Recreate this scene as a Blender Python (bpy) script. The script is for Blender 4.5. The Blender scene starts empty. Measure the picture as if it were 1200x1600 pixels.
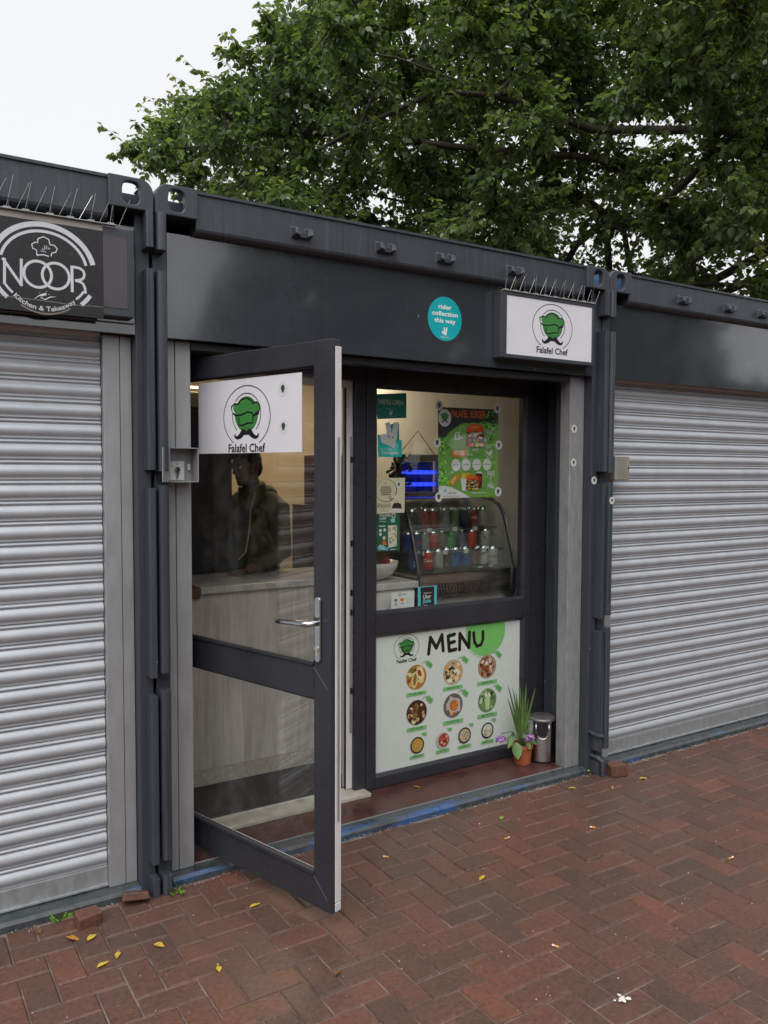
import bpy, math, random
import numpy as np
from mathutils import Matrix, Vector

random.seed(7); RNG = np.random.default_rng(11)
S = bpy.context.scene
COL = S.collection
R = math.radians

# ------------------------------------------------------------------ camera
CAM = np.array([-0.9388, -3.1247, 1.6798]); FPX = 1275.9
YAW, PIT, ROL = 0.5625, -0.0504, 0.0036
def _axes():
    cy, sy, cp, sp = math.cos(YAW), math.sin(YAW), math.cos(PIT), math.sin(PIT)
    f = np.array([sy*cp, cy*cp, sp]); r = np.array([cy, -sy, 0.]); u = np.cross(r, f)
    cr, sr = math.cos(ROL), math.sin(ROL)
    return r*cr+u*sr, u*cr-r*sr, f
AX, AY, AF = _axes()
cd = bpy.data.cameras.new('camera'); co = bpy.data.objects.new('camera', cd); COL.objects.link(co)
cd.sensor_fit = 'VERTICAL'; cd.sensor_height = 24; cd.lens = FPX/1600*24
cd.clip_start = .02; cd.clip_end = 2000
co.matrix_world = Matrix([[AX[i], AY[i], -AF[i], CAM[i]] for i in range(3)]+[[0, 0, 0, 1]])
S.camera = co

# ------------------------------------------------------------------ sky, sun, exposure
w = bpy.data.worlds.new('World'); S.world = w; w.use_nodes = True
nt = w.node_tree; nt.nodes.clear()
sky = nt.nodes.new('ShaderNodeTexSky'); sky.sky_type = 'NISHITA'; sky.sun_disc = False
sky.sun_elevation = R(54); sky.sun_rotation = R(225); sky.air_density = 1.5; sky.dust_density = 6; sky.ozone_density = 1
hs = nt.nodes.new('ShaderNodeHueSaturation'); hs.inputs['Saturation'].default_value = .08
mx = nt.nodes.new('ShaderNodeMix'); mx.data_type = 'RGBA'; mx.inputs[0].default_value = .8
mx.inputs[7].default_value = (6.9, 6.95, 7.2, 1)
bg = nt.nodes.new('ShaderNodeBackground'); bg.inputs[1].default_value = .1
wo = nt.nodes.new('ShaderNodeOutputWorld')
nt.links.new(sky.outputs[0], hs.inputs['Color']); nt.links.new(hs.outputs[0], mx.inputs[6])
nt.links.new(mx.outputs[2], bg.inputs[0]); nt.links.new(bg.outputs[0], wo.inputs[0])
sd = bpy.data.lights.new('sun', 'SUN'); sd.energy = 1.5; sd.angle = R(60); sd.color = (1, .97, .93)
so = bpy.data.objects.new('sun', sd); COL.objects.link(so)
_e, _a = R(54), R(225)
_d = Vector((math.sin(_a)*math.cos(_e), math.cos(_a)*math.cos(_e), math.sin(_e)))
so.rotation_euler = _d.to_track_quat('Z', 'Y').to_euler()
S.view_settings.view_transform = 'Standard'; S.view_settings.look = 'None'
S.view_settings.exposure = 0.58; S.view_settings.gamma = 1; S.view_settings.use_curve_mapping = False
S.cycles.use_denoising = True
S.cycles.max_bounces = 7; S.cycles.diffuse_bounces = 3; S.cycles.glossy_bounces = 4; S.cycles.transparent_max_bounces = 16; S.cycles.adaptive_threshold = .02
S.cycles.caustics_reflective = False; S.cycles.caustics_refractive = False

# ------------------------------------------------------------------ helpers
def ray(px, py):
    d = AX*((px-600)/FPX) - AY*((py-800)/FPX) + AF
    return d
def at(px, py, dist):                       # point of the place seen at a photo pixel, at a distance in metres
    d = ray(px, py); return CAM + d/np.linalg.norm(d)*dist
def on_plane(px, py, o, n):
    d = ray(px, py); o = np.array(o); n = np.array(n); return CAM + d*(((o-CAM) @ n)/(d @ n))
def lin(h):
    h = h.lstrip('#'); c = [int(h[i:i+2], 16)/255 for i in (0, 2, 4)]
    return tuple(x/12.92 if x <= .04045 else ((x+.055)/1.055)**2.4 for x in c)+(1,)

def tag(o, label=None, cat=None, group=None, kind=None):
    for k, v in (('label', label), ('category', cat), ('group', group), ('kind', kind)):
        if v: o[k] = v
    return o
def link(o, parent=None):
    COL.objects.link(o)
    if parent is not None:
        o.parent = parent
        o.matrix_parent_inverse = Matrix.Translation(Vector(parent.get('_o', (0, 0, 0)))).inverted()
    return o
def thing(name, label, cat, loc=(0, 0, 0), group=None):
    o = bpy.data.objects.new(name, None); o.empty_display_size = .1; o.location = loc
    ROOT[o.name] = loc; COL.objects.link(o); o['_o'] = tuple(float(c) for c in loc)
    return tag(o, label, cat, group)
ROOT = {}

class MB:
    def __init__(s, xf=None): s.v = []; s.f = []; s.m = []; s.xf = xf
    def add(s, vs, fs, mi=0):
        n = len(s.v); s.v += [tuple(map(float, x)) for x in vs]; s.f += [tuple(i+n for i in f) for f in fs]; s.m += [mi]*len(fs); return s
    def box(s, x0, x1, y0, y1, z0, z1, mi=0):
        vs = [(x, y, z) for z in (z0, z1) for y in (y0, y1) for x in (x0, x1)]
        return s.add(vs, [(0, 2, 3, 1), (4, 5, 7, 6), (0, 1, 5, 4), (2, 6, 7, 3), (0, 4, 6, 2), (1, 3, 7, 5)], mi)
    def tube(s, path, r, n=8, mi=0, cap=True):
        P = [Vector(p) for p in path]; rs = r if hasattr(r, '__len__') else [r]*len(P); vs = []; fs = []
        ref = None
        for i, p in enumerate(P):
            t = (P[min(i+1, len(P)-1)]-P[max(i-1, 0)]).normalized()
            if ref is None: ref = Vector((0, 0, 1)) if abs(t.z) < .9 else Vector((1, 0, 0))
            a = t.cross(ref).normalized(); b = t.cross(a); ref = -b if False else a.cross(t)
            for k in range(n):
                q = 2*math.pi*k/n; vs.append(p+(a*math.cos(q)+b*math.sin(q))*rs[i])
        for i in range(len(P)-1):
            for k in range(n):
                fs.append((i*n+k, i*n+(k+1) % n, (i+1)*n+(k+1) % n, (i+1)*n+k))
        if cap: fs += [tuple(range(n))[::-1], tuple(range((len(P)-1)*n, len(P)*n))]
        return s.add(vs, fs, mi)
    def lathe(s, c, prof, n=24, mi=0):
        vs = [(c[0]+r*math.cos(2*math.pi*k/n), c[1]+r*math.sin(2*math.pi*k/n), c[2]+z) for r, z in prof for k in range(n)]
        fs = [(i*n+k, i*n+(k+1) % n, (i+1)*n+(k+1) % n, (i+1)*n+k) for i in range(len(prof)-1) for k in range(n)]
        return s.add(vs, fs, mi)
    def prism(s, poly, o, u, v, n, d0, d1, mi=0):
        o, u, v, n = map(Vector, (o, u, v, n)); k = len(poly)
        vs = [o+u*a+v*b+n*d0 for a, b in poly]+[o+u*a+v*b+n*d1 for a, b in poly]
        fs = [tuple(range(k))[::-1], tuple(range(k, 2*k))]+[(i, (i+1) % k, k+(i+1) % k, k+i) for i in range(k)]
        return s.add(vs, fs, mi)
    def build(s, name, mat, parent=None, smooth=False, bevel=0, seg=2, loc=None, origin=None):
        me = bpy.data.meshes.new(name)
        vs = s.v
        if s.xf is not None: vs = [tuple(s.xf @ Vector(q)) for q in vs]
        if origin is None and parent is None and loc is None and vs:
            a = np.array(vs); origin = tuple((a.min(0)+a.max(0))/2*np.array([1, 1, 0])+np.array([0, 0, a[:, 2].min()]))
        if origin is not None: vs = [tuple(np.array(q)-np.array(origin)) for q in vs]
        me.from_pydata(vs, [], s.f)
        mats = mat if isinstance(mat, (list, tuple)) else [mat]
        for m in mats: me.materials.append(m)
        if len(mats) > 1: me.polygons.foreach_set('material_index', s.m)
        if smooth: me.polygons.foreach_set('use_smooth', [True]*len(me.polygons))
        me.validate(); me.update()
        o = bpy.data.objects.new(name, me)
        if origin is not None: o.location = origin; o['_o'] = tuple(float(c) for c in origin)
        if loc is not None: o.location = loc
        link(o, parent)
        if bevel:
            b = o.modifiers.new('bevel', 'BEVEL'); b.width = bevel; b.segments = seg; b.limit_method = 'ANGLE'; b.angle_limit = R(40)
        if smooth == 'auto':
            pass
        return o

# ------------------------------------------------------------------ materials
def nodes(name):
    m = bpy.data.materials.new(name); m.use_nodes = True; t = m.node_tree
    return m, t, t.nodes['Principled BSDF']
def noise_node(t, scale, detail=4, stretch=None, rough=.55):
    g = t.nodes.new('ShaderNodeNewGeometry'); n = t.nodes.new('ShaderNodeTexNoise')
    n.inputs['Scale'].default_value = scale; n.inputs['Detail'].default_value = detail; n.inputs['Roughness'].default_value = rough
    if stretch:
        mp = t.nodes.new('ShaderNodeMapping'); mp.inputs['Scale'].default_value = stretch
        t.links.new(g.outputs['Position'], mp.inputs['Vector']); t.links.new(mp.outputs[0], n.inputs['Vector'])
    else: t.links.new(g.outputs['Position'], n.inputs['Vector'])
    return n
def ramp(t, src, stops):
    r = t.nodes.new('ShaderNodeValToRGB'); e = r.color_ramp.elements
    while len(e) < len(stops): e.new(.5)
    for i, (p, c) in enumerate(stops):
        e[i].position = p; e[i].color = c if len(c) == 4 else (*c, 1)
    t.links.new(src, r.inputs[0]); return r
def mixc(t, fac, a, b, mode='MIX'):
    n = t.nodes.new('ShaderNodeMix'); n.data_type = 'RGBA'; n.blend_type = mode
    for i, x in ((0, fac), (6, a), (7, b)):
        if hasattr(x, 'is_linked') or hasattr(x, 'links'): t.links.new(x, n.inputs[i])
        else: n.inputs[i].default_value = x
    return n.outputs[2]
def bumpn(t, b, src, strength, dist=.01):
    n = t.nodes.new('ShaderNodeBump'); n.inputs['Strength'].default_value = strength; n.inputs['Distance'].default_value = dist
    t.links.new(src, n.inputs['Height']); t.links.new(n.outputs[0], b.inputs['Normal'])
def mat(name, col, rough=.5, metal=0, var=.15, scale=6, stretch=None, bump=0, bscale=60, spec=.5, rvar=.1, detail=5):
    m, t, b = nodes(name)
    n = noise_node(t, scale, detail, stretch)
    c = np.array(col[:3])
    r = ramp(t, n.outputs[0], [(.3, tuple(np.clip(c*(1-var), 0, 1))), (.7, tuple(np.clip(c*(1+var), 0, 1)))])
    t.links.new(r.outputs[0], b.inputs['Base Color'])
    rr = ramp(t, n.outputs[0], [(.3, (max(rough-rvar, .02),)*3), (.7, (min(rough+rvar, 1),)*3)])
    t.links.new(rr.outputs[0], b.inputs['Roughness'])
    b.inputs['Metallic'].default_value = metal; b.inputs['Specular IOR Level'].default_value = spec
    if bump:
        n2 = noise_node(t, bscale, 3); bumpn(t, b, n2.outputs[0], bump)
    return m
def emit(name, col, st):
    m, t, b = nodes(name); b.inputs['Emission Color'].default_value = (*col, 1); b.inputs['Emission Strength'].default_value = st
    b.inputs['Base Color'].default_value = (.6, .6, .6, 1); return m
def glass(name, tint=(1, 1, 1), dirt=.03, ior=1.5, dscale=14):
    m, t, b = nodes(name); t.nodes.remove(b); out = t.nodes['Material Output']
    tr = t.nodes.new('ShaderNodeBsdfTransparent'); tr.inputs[0].default_value = (*tint, 1)
    gl = t.nodes.new('ShaderNodeBsdfGlossy'); gl.inputs['Roughness'].default_value = .02
    fr = t.nodes.new('ShaderNodeFresnel'); gb = t.nodes.new('ShaderNodeNewGeometry'); mr = t.nodes.new('ShaderNodeMapRange')
    mr.inputs[3].default_value = ior; mr.inputs[4].default_value = 1/ior; t.links.new(gb.outputs['Backfacing'], mr.inputs[0]); t.links.new(mr.outputs[0], fr.inputs[0])   # both faces of a pane mirror alike
    mx = t.nodes.new('ShaderNodeMixShader'); t.links.new(fr.outputs[0], mx.inputs[0]); t.links.new(tr.outputs[0], mx.inputs[1]); t.links.new(gl.outputs[0], mx.inputs[2])
    df = t.nodes.new('ShaderNodeBsdfDiffuse'); df.inputs[0].default_value = (.6, .6, .58, 1)
    n = noise_node(t, dscale, 8, rough=.7); r = ramp(t, n.outputs[0], [(.45, (0, 0, 0)), (.85, (dirt*3,)*3)])
    m2 = t.nodes.new('ShaderNodeMixShader'); t.links.new(r.outputs[0], m2.inputs[0]); t.links.new(mx.outputs[0], m2.inputs[1]); t.links.new(df.outputs[0], m2.inputs[2])
    t.links.new(m2.outputs[0], out.inputs[0]); return m

def paint_mat(name, col, rough, streak=.25, spec=.5):
    m, t, b = nodes(name)
    n = noise_node(t, 5, 6); s = noise_node(t, 1, 5, (38, 38, 2.2)); f = noise_node(t, 160, 2)
    c = np.array(col)
    base = ramp(t, n.outputs[0], [(.3, tuple(c*.94)), (.7, tuple(c*1.06))]).outputs[0]
    sm = ramp(t, s.outputs[0], [(.55, (0, 0, 0)), (.78, (streak,)*3)]).outputs[0]
    dirt = mixc(t, sm, base, (*tuple(c*1.5+.02), 1))
    dr = noise_node(t, 1, 4, (55, 55, 1.1)); base2 = ramp(t, dr.outputs[0], [(.58, (0, 0, 0)), (.68, (min(1, streak*1.1),)*3)]).outputs[0]
    dirt = mixc(t, base2, dirt, (*tuple(c*.45), 1))
    f2 = noise_node(t, 42, 1, (1, 1, .4)); sp2 = ramp(t, f2.outputs[0], [(.80, (0, 0, 0)), (.82, (.8,)*3)]).outputs[0]; dirt = mixc(t, sp2, dirt, (.42, .42, .40, 1))
    sp = ramp(t, f.outputs[0], [(.74, (0, 0, 0)), (.78, (.5,)*3)]).outputs[0]
    t.links.new(mixc(t, sp, dirt, (.2, .2, .2, 1)), b.inputs['Base Color'])
    rr = ramp(t, n.outputs[0], [(.3, (rough-.04,)*3), (.7, (rough+.05,)*3)])
    t.links.new(rr.outputs[0], b.inputs['Roughness'])
    b.inputs['Specular IOR Level'].default_value = spec
    return m
M = {}
M['paint'] = paint_mat('anthracite_paint', (.044, .052, .065), .4)
M['rail'] = paint_mat('anthracite_paint_weathered', (.046, .055, .068), .38, .7)
M['fascia'] = paint_mat('anthracite_sheet', (.040, .045, .055), .12, .1, spec=1.)
_b = M['fascia'].node_tree.nodes['Principled BSDF']; _b.inputs['Coat Weight'].default_value = .7; _b.inputs['Coat Roughness'].default_value = .06; _b.inputs['Coat IOR'].default_value = 1.7
M['upvc'] = mat('anthracite_upvc', (.034, .035, .043), .32, var=.06, spec=.4)
M['upvc_white'] = mat('white_upvc', (.68, .66, .66), .35, var=.06, scale=9)
M['black'] = mat('black_plastic', (.012, .012, .014), .4)
M['rubber'] = mat('black_rubber', (.015, .015, .016), .7)
M['galv'] = mat('galvanised_steel', (.37, .38, .39), .5, .4, .07, 22, (1, 1, .35), .03, 90, rvar=.1)
M['galv_old'] = mat('galvanised_steel_worn', (.34, .35, .36), .5, .4, .13, 18, (2, 2, .8), .05, 90)
def shutter_mat():
    m, t, b = nodes('shutter_aluminium')
    s = noise_node(t, 1, 5, (3, 3, 40)); n = noise_node(t, 9, 6); f = noise_node(t, 60, 3)
    c1 = ramp(t, n.outputs[0], [(.32, (.43, .455, .49)), (.7, (.49, .515, .55))]).outputs[0]
    c2 = ramp(t, s.outputs[0], [(.55, (0, 0, 0)), (.8, (.10,)*3)]).outputs[0]
    t.links.new(mixc(t, c2, c1, (.38, .37, .35, 1)), b.inputs['Base Color'])
    b.inputs['Metallic'].default_value = .3
    r = ramp(t, f.outputs[0], [(.3, (.38,)*3), (.7, (.52,)*3)]); t.links.new(r.outputs[0], b.inputs['Roughness'])
    bumpn(t, b, n.outputs[0], .12, .01); return m
M['shutter'] = shutter_mat()
def sill_mat():
    m, t, b = nodes('steel_sill_paint')
    n = noise_node(t, 4.5, 6, (1, 6, 6)); n2 = noise_node(t, 18, 5)
    g = t.nodes.new('ShaderNodeNewGeometry'); sx = t.nodes.new('ShaderNodeSeparateXYZ'); t.links.new(g.outputs['Position'], sx.inputs[0])
    my = t.nodes.new('ShaderNodeMapRange'); my.inputs[1].default_value = .125; my.inputs[2].default_value = .04; my.inputs[3].default_value = 0; my.inputs[4].default_value = .27
    t.links.new(sx.outputs[1], my.inputs[0])
    ad = t.nodes.new('ShaderNodeMath'); ad.operation = 'ADD'; t.links.new(my.outputs[0], ad.inputs[0]); t.links.new(n.outputs[0], ad.inputs[1])
    k = ramp(t, ad.outputs[0], [(.78, (0, 0, 0)), (.90, (1, 1, 1))]).outputs[0]
    bx = t.nodes.new('ShaderNodeMapRange'); bx.inputs[1].default_value = .25; bx.inputs[2].default_value = 1.15; bx.inputs[3].default_value = .25; bx.inputs[4].default_value = 0
    wv = t.nodes.new('ShaderNodeMath'); wv.operation = 'ABSOLUTE'; sb_ = t.nodes.new('ShaderNodeMath'); sb_.operation = 'SUBTRACT'; sb_.inputs[1].default_value = .95
    t.links.new(sx.outputs[0], sb_.inputs[0]); t.links.new(sb_.outputs[0], wv.inputs[0]); t.links.new(wv.outputs[0], bx.inputs[0])
    ad2 = t.nodes.new('ShaderNodeMath'); ad2.operation = 'ADD'; t.links.new(ad.outputs[0], ad2.inputs[0]); t.links.new(bx.outputs[0], ad2.inputs[1])
    k = ramp(t, ad2.outputs[0], [(.84, (0, 0, 0)), (.98, (1, 1, 1))]).outputs[0]
    base = ramp(t, n2.outputs[0], [(.3, (.035, .045, .05)), (.7, (.075, .085, .09))]).outputs[0]
    blue = ramp(t, n2.outputs[0], [(.3, (.025, .085, .24)), (.7, (.06, .13, .29))]).outputs[0]
    t.links.new(mixc(t, k, base, blue), b.inputs['Base Color'])
    r = ramp(t, n2.outputs[0], [(.35, (.2,)*3), (.65, (.42,)*3)]); t.links.new(r.outputs[0], b.inputs['Roughness'])
    return m
M['sill'] = sill_mat()
M['blue'] = mat('blue_container_paint', (.08, .18, .34), .5, var=.3)
M['vinyl'] = mat('red_brown_floor', (.080, .033, .028), .36, var=.3, scale=7, rvar=.14, bump=.03, bscale=30)
M['threshold'] = mat('aluminium_threshold', (.52, .49, .42), .5, .2, .25, 14)
M['chrome'] = mat('chrome', (.62, .64, .68), .16, 1, .05, 30)
M['steel'] = mat('brushed_steel', (.55, .54, .53), .28, 1, .12, 3, (1, 60, 60))
M['steel_v'] = mat('brushed_steel_upright', (.62, .60, .59), .25, 1, .1, 3, (70, 70, 1))
M['wire'] = mat('stainless_wire', (.48, .47, .45), .25, .9, .05)
M['glass'] = glass('window_glass', (.96, .97, .96), .012)
M['door_glass'] = glass('door_glass', (.95, .955, .95), .015)
M['fridge_glass'] = glass('fridge_glass', (.84, .88, .84), .08, dscale=5)
M['beige'] = mat('beige_wall', (.42, .33, .22), .7, var=.04)
M['greywall'] = mat('grey_wall', (.46, .45, .43), .7, var=.04)
M['darkfloor'] = mat('dark_vinyl_floor', (.028, .028, .030), .4, var=.4, scale=60)
M['white'] = mat('white_board', (.72, .72, .76), .35, var=.02)
M['paper'] = mat('paper', (.66, .64, .54), .7, var=.02)
def print_mat(name, rough=.4):
    m, t, b = nodes(name); a = t.nodes.new('ShaderNodeAttribute'); a.attribute_name = 'col'
    n = noise_node(t, 25, 4); r = ramp(t, n.outputs[0], [(.3, (.93,)*3), (.7, (1, 1, 1))])
    t.links.new(mixc(t, 1., a.outputs['Color'], r.outputs[0], 'MULTIPLY'), b.inputs['Base Color'])
    b.inputs['Roughness'].default_value = rough; return m
M['print'] = print_mat('printed_ink'); M['print_gloss'] = print_mat('printed_gloss', .22)
def laminate():
    m, t, b = nodes('grey_wood_laminate')
    n = noise_node(t, 1, 8, (26, 26, 2.2), .65); n2 = noise_node(t, 3, 5, (2, 2, .6)); n3 = noise_node(t, 1, 4, (90, 90, 5))
    c = ramp(t, n.outputs[0], [(.25, (.50, .45, .38)), (.5, (.68, .63, .56)), (.75, (.76, .72, .66))]).outputs[0]
    k = ramp(t, n2.outputs[0], [(.4, (.78,)*3), (.65, (1, 1, 1))]).outputs[0]
    k3 = ramp(t, n3.outputs[0], [(.3, (.82,)*3), (.6, (1, 1, 1))]).outputs[0]
    c = mixc(t, 1., c, k, 'MULTIPLY'); t.links.new(mixc(t, 1., c, k3, 'MULTIPLY'), b.inputs['Base Color']); b.inputs['Roughness'].default_value = .5; return m
M['laminate'] = laminate()
def marble():
    m, t, b = nodes('marble_laminate'); n = noise_node(t, 3.5, 9, rough=.7)
    c = ramp(t, n.outputs[0], [(.42, (.60, .59, .57)), (.5, (.42, .41, .40)), (.55, (.62, .61, .59))])
    t.links.new(c.outputs[0], b.inputs['Base Color']); b.inputs['Roughness'].default_value = .3; return m
M['marble'] = marble()
M['wood'] = mat('brown_wood', (.13, .055, .025), .5, var=.4, scale=3, stretch=(4, 40, 40))
M['terracotta'] = mat('terracotta_plastic', (.36, .10, .04), .5, var=.1)
M['soil'] = mat('soil', (.05, .035, .025), .95, bump=.6, bscale=120)
M['plantleaf'] = mat('spiky_leaf', (.10, .17, .045), .45, var=.35, scale=14)
M['plantleaf2'] = mat('broad_leaf', (.09, .17, .045), .5, var=.3, scale=30)
M['petal'] = mat('mauve_petal', (.42, .20, .50), .6, var=.35, scale=90)
M['ceramic'] = mat('white_ceramic', (.72, .71, .66), .25, var=.03)
def leaf_mat():
    m, t, b = nodes('tree_leaf'); out = t.nodes['Material Output']
    a = t.nodes.new('ShaderNodeAttribute'); a.attribute_name = 'tint'
    c = ramp(t, a.outputs['Fac'], [(0, (.062, .094, .044)), (.45, (.122, .172, .074)), (.8, (.185, .24, .10)), (1, (.25, .295, .125))]).outputs[0]
    t.links.new(c, b.inputs['Base Color']); b.inputs['Roughness'].default_value = .33; b.inputs['Specular IOR Level'].default_value = .75
    tr = t.nodes.new('ShaderNodeBsdfTranslucent'); t.links.new(mixc(t, 1., c, (1.5, 1.6, .6, 1), 'MULTIPLY'), tr.inputs[0])
    mx = t.nodes.new('ShaderNodeMixShader'); mx.inputs[0].default_value = .5
    t.links.new(b.outputs[0], mx.inputs[1]); t.links.new(tr.outputs[0], mx.inputs[2]); t.links.new(mx.outputs[0], out.inputs[0]); return m
M['leaf'] = leaf_mat()
M['bark'] = mat('bark', (.045, .036, .028), .9, var=.4, scale=14, stretch=(1, 1, .3), bump=.5, bscale=40)
def brick_mat():
    m, t, b = nodes('clay_paver')
    a = t.nodes.new('ShaderNodeAttribute'); a.attribute_name = 'tint'
    n = noise_node(t, 7, 5); n2 = noise_node(t, 60, 4); f = noise_node(t, 340, 2); big = noise_node(t, 1.3, 4)
    # hue follows the brick, the burnt patch inside each brick follows a noise
    ad = t.nodes.new('ShaderNodeMath'); ad.operation = 'MULTIPLY_ADD'; ad.inputs[1].default_value = .75; ad.inputs[2].default_value = -.375
    t.links.new(n.outputs[0], ad.inputs[0]); s = t.nodes.new('ShaderNodeMath'); s.operation = 'ADD'
    t.links.new(ad.outputs[0], s.inputs[0]); t.links.new(a.outputs['Fac'], s.inputs[1])
    c = ramp(t, s.outputs[0], [(.0, (.064, .046, .038)), (.35, (.102, .059, .044)), (.65, (.144, .066, .047)), (1, (.20, .079, .051))]).outputs[0]
    k = ramp(t, n2.outputs[0], [(.28, (.62,)*3), (.5, (.95,)*3), (.72, (1.15,)*3)]).outputs[0]
    c = mixc(t, 1., c, k, 'MULTIPLY')
    g = ramp(t, f.outputs[0], [(.66, (0, 0, 0)), (.72, (.5,)*3)]).outputs[0]
    c = mixc(t, g, c, (.30, .22, .18, 1))
    bm = ramp(t, big.outputs[0], [(.45, (0, 0, 0)), (.7, (.35,)*3)]).outputs[0]     # greyish film of dirt
    c = mixc(t, bm, c, (.095, .072, .058, 1))
    t.links.new(c, b.inputs['Base Color'])
    r = ramp(t, big.outputs[0], [(.35, (.46,)*3), (.7, (.28,)*3)]); t.links.new(r.outputs[0], b.inputs['Roughness'])
    b.inputs['Specular IOR Level'].default_value = .35
    bumpn(t, b, n2.outputs[0], .25, .004); return m
M['brick'] = brick_mat()
M['joint'] = mat('joint_sand', (.165, .122, .102), .9, var=.65, scale=9, bump=.5, bscale=200)
# ------------------------------------------------------------------ flat print: coloured polygons and lettering on a board
TXT = {}
def text_mesh(s, bold=0., spacing=1.):
    k = (s, bold, spacing)
    if k in TXT: return TXT[k]
    c = bpy.data.curves.new('glyphs', 'FONT'); c.body = s; c.size = 1; c.offset = bold; c.resolution_u = 3; c.space_character = spacing
    o = bpy.data.objects.new('glyphs', c); COL.objects.link(o)
    bpy.context.view_layer.update()
    dg = bpy.context.evaluated_depsgraph_get(); e = o.evaluated_get(dg); me = e.to_mesh()
    v = np.array([tuple(x.co)[:2] for x in me.vertices]).reshape(-1, 2); f = [tuple(p.vertices) for p in me.polygons]
    e.to_mesh_clear(); bpy.data.objects.remove(o); bpy.data.curves.remove(c)
    TXT[k] = (v, f); return TXT[k]

class Print:
    """o: a point of the board, u right, v up, n out of the face; colours as sRGB hex"""
    def __init__(s, o, u, v, n, lift=.0006, gain=1.):
        s.o, s.u, s.v, s.n = (np.array(x, float) for x in (o, u, v, n)); s.V = []; s.F = []; s.C = []; s.h = lift; s.g = gain
    def px(s, x, y):
        w = on_plane(x, y, s.o, s.n)-s.o; return np.array([w @ s.u, w @ s.v])
    def up(s): s.h += .00001
    def poly(s, pts, col, lift=True):
        if lift: s.up()
        n = len(s.V)
        for a, b in pts: s.V.append(tuple(s.o+s.u*a+s.v*b+s.n*s.h))
        s.F.append(tuple(range(n, n+len(pts)))); s.C.append(s.k(col))
    def k(s, col): return tuple(min(.85, c*s.g) for c in lin(col)[:3])+(1,)
    def ppoly(s, pts, col): s.poly([s.px(*q) for q in pts], col)
    def ell(s, c, a, b, col, n=28, a0=0, rot=0):
        p = []
        for k in range(n):
            t = 2*math.pi*k/n; x, y = a*math.cos(t), b*math.sin(t)
            p.append((c[0]+x*math.cos(rot)-y*math.sin(rot), c[1]+x*math.sin(rot)+y*math.cos(rot)))
        s.poly(p, col)
    def stroke(s, pts, wd, col, lift=True):
        if lift: s.up()
        P = np.array(pts, float); ws = wd if hasattr(wd, '__len__') else [wd]*len(P)
        n0 = len(s.V)
        for i in range(len(P)):
            t = P[min(i+1, len(P)-1)]-P[max(i-1, 0)]; t = t/(np.linalg.norm(t)+1e-9); nn = np.array([-t[1], t[0]])*ws[i]/2
            for q in (P[i]+nn, P[i]-nn): s.V.append(tuple(s.o+s.u*q[0]+s.v*q[1]+s.n*s.h))
        for i in range(len(P)-1):
            a = n0+2*i; s.F.append((a, a+1, a+3, a+2)); s.C.append(s.k(col))
    def arc(s, c, a, b, t0, t1, wd, col, n=40):
        s.stroke([(c[0]+a*math.cos(R(t0+(t1-t0)*k/n)), c[1]+b*math.sin(R(t0+(t1-t0)*k/n))) for k in range(n+1)], wd, col)
    def text(s, st, c, h, col, width=None, bold=0., rot=0, anchor='c', shear=0, warp=None):
        """h: cap height; width: squeeze the line to that width"""
        v, f = text_mesh(st, bold); v = v.copy()
        v *= h/.70
        lo, hi = v.min(0), v.max(0); w0 = hi[0]-lo[0]
        v[:, 0] -= lo[0]
        if width: v[:, 0] *= width/w0; w0 = width
        if anchor == 'c': v[:, 0] -= w0/2
        v[:, 0] += shear*v[:, 1]
        s.up(); n0 = len(s.V); ca, sa = math.cos(rot), math.sin(rot)
        for x, y in v:
            if warp: X, Y = warp(x, y)
            else: X, Y = c[0]+x*ca-y*sa, c[1]+x*sa+y*ca
            s.V.append(tuple(s.o+s.u*X+s.v*Y+s.n*s.h))
        for q in f: s.F.append(tuple(i+n0 for i in q)); s.C.append(s.k(col))
    def build(s, parent, mat='print', name='printed_design'):
        me = bpy.data.meshes.new(name); me.from_pydata(s.V, [], s.F); me.materials.append(M[mat])
        a = me.attributes.new('col', 'FLOAT_COLOR', 'FACE'); a.data.foreach_set('color', np.array(s.C, np.float32).ravel())
        o = bpy.data.objects.new(name, me); link(o, parent); return o

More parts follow.
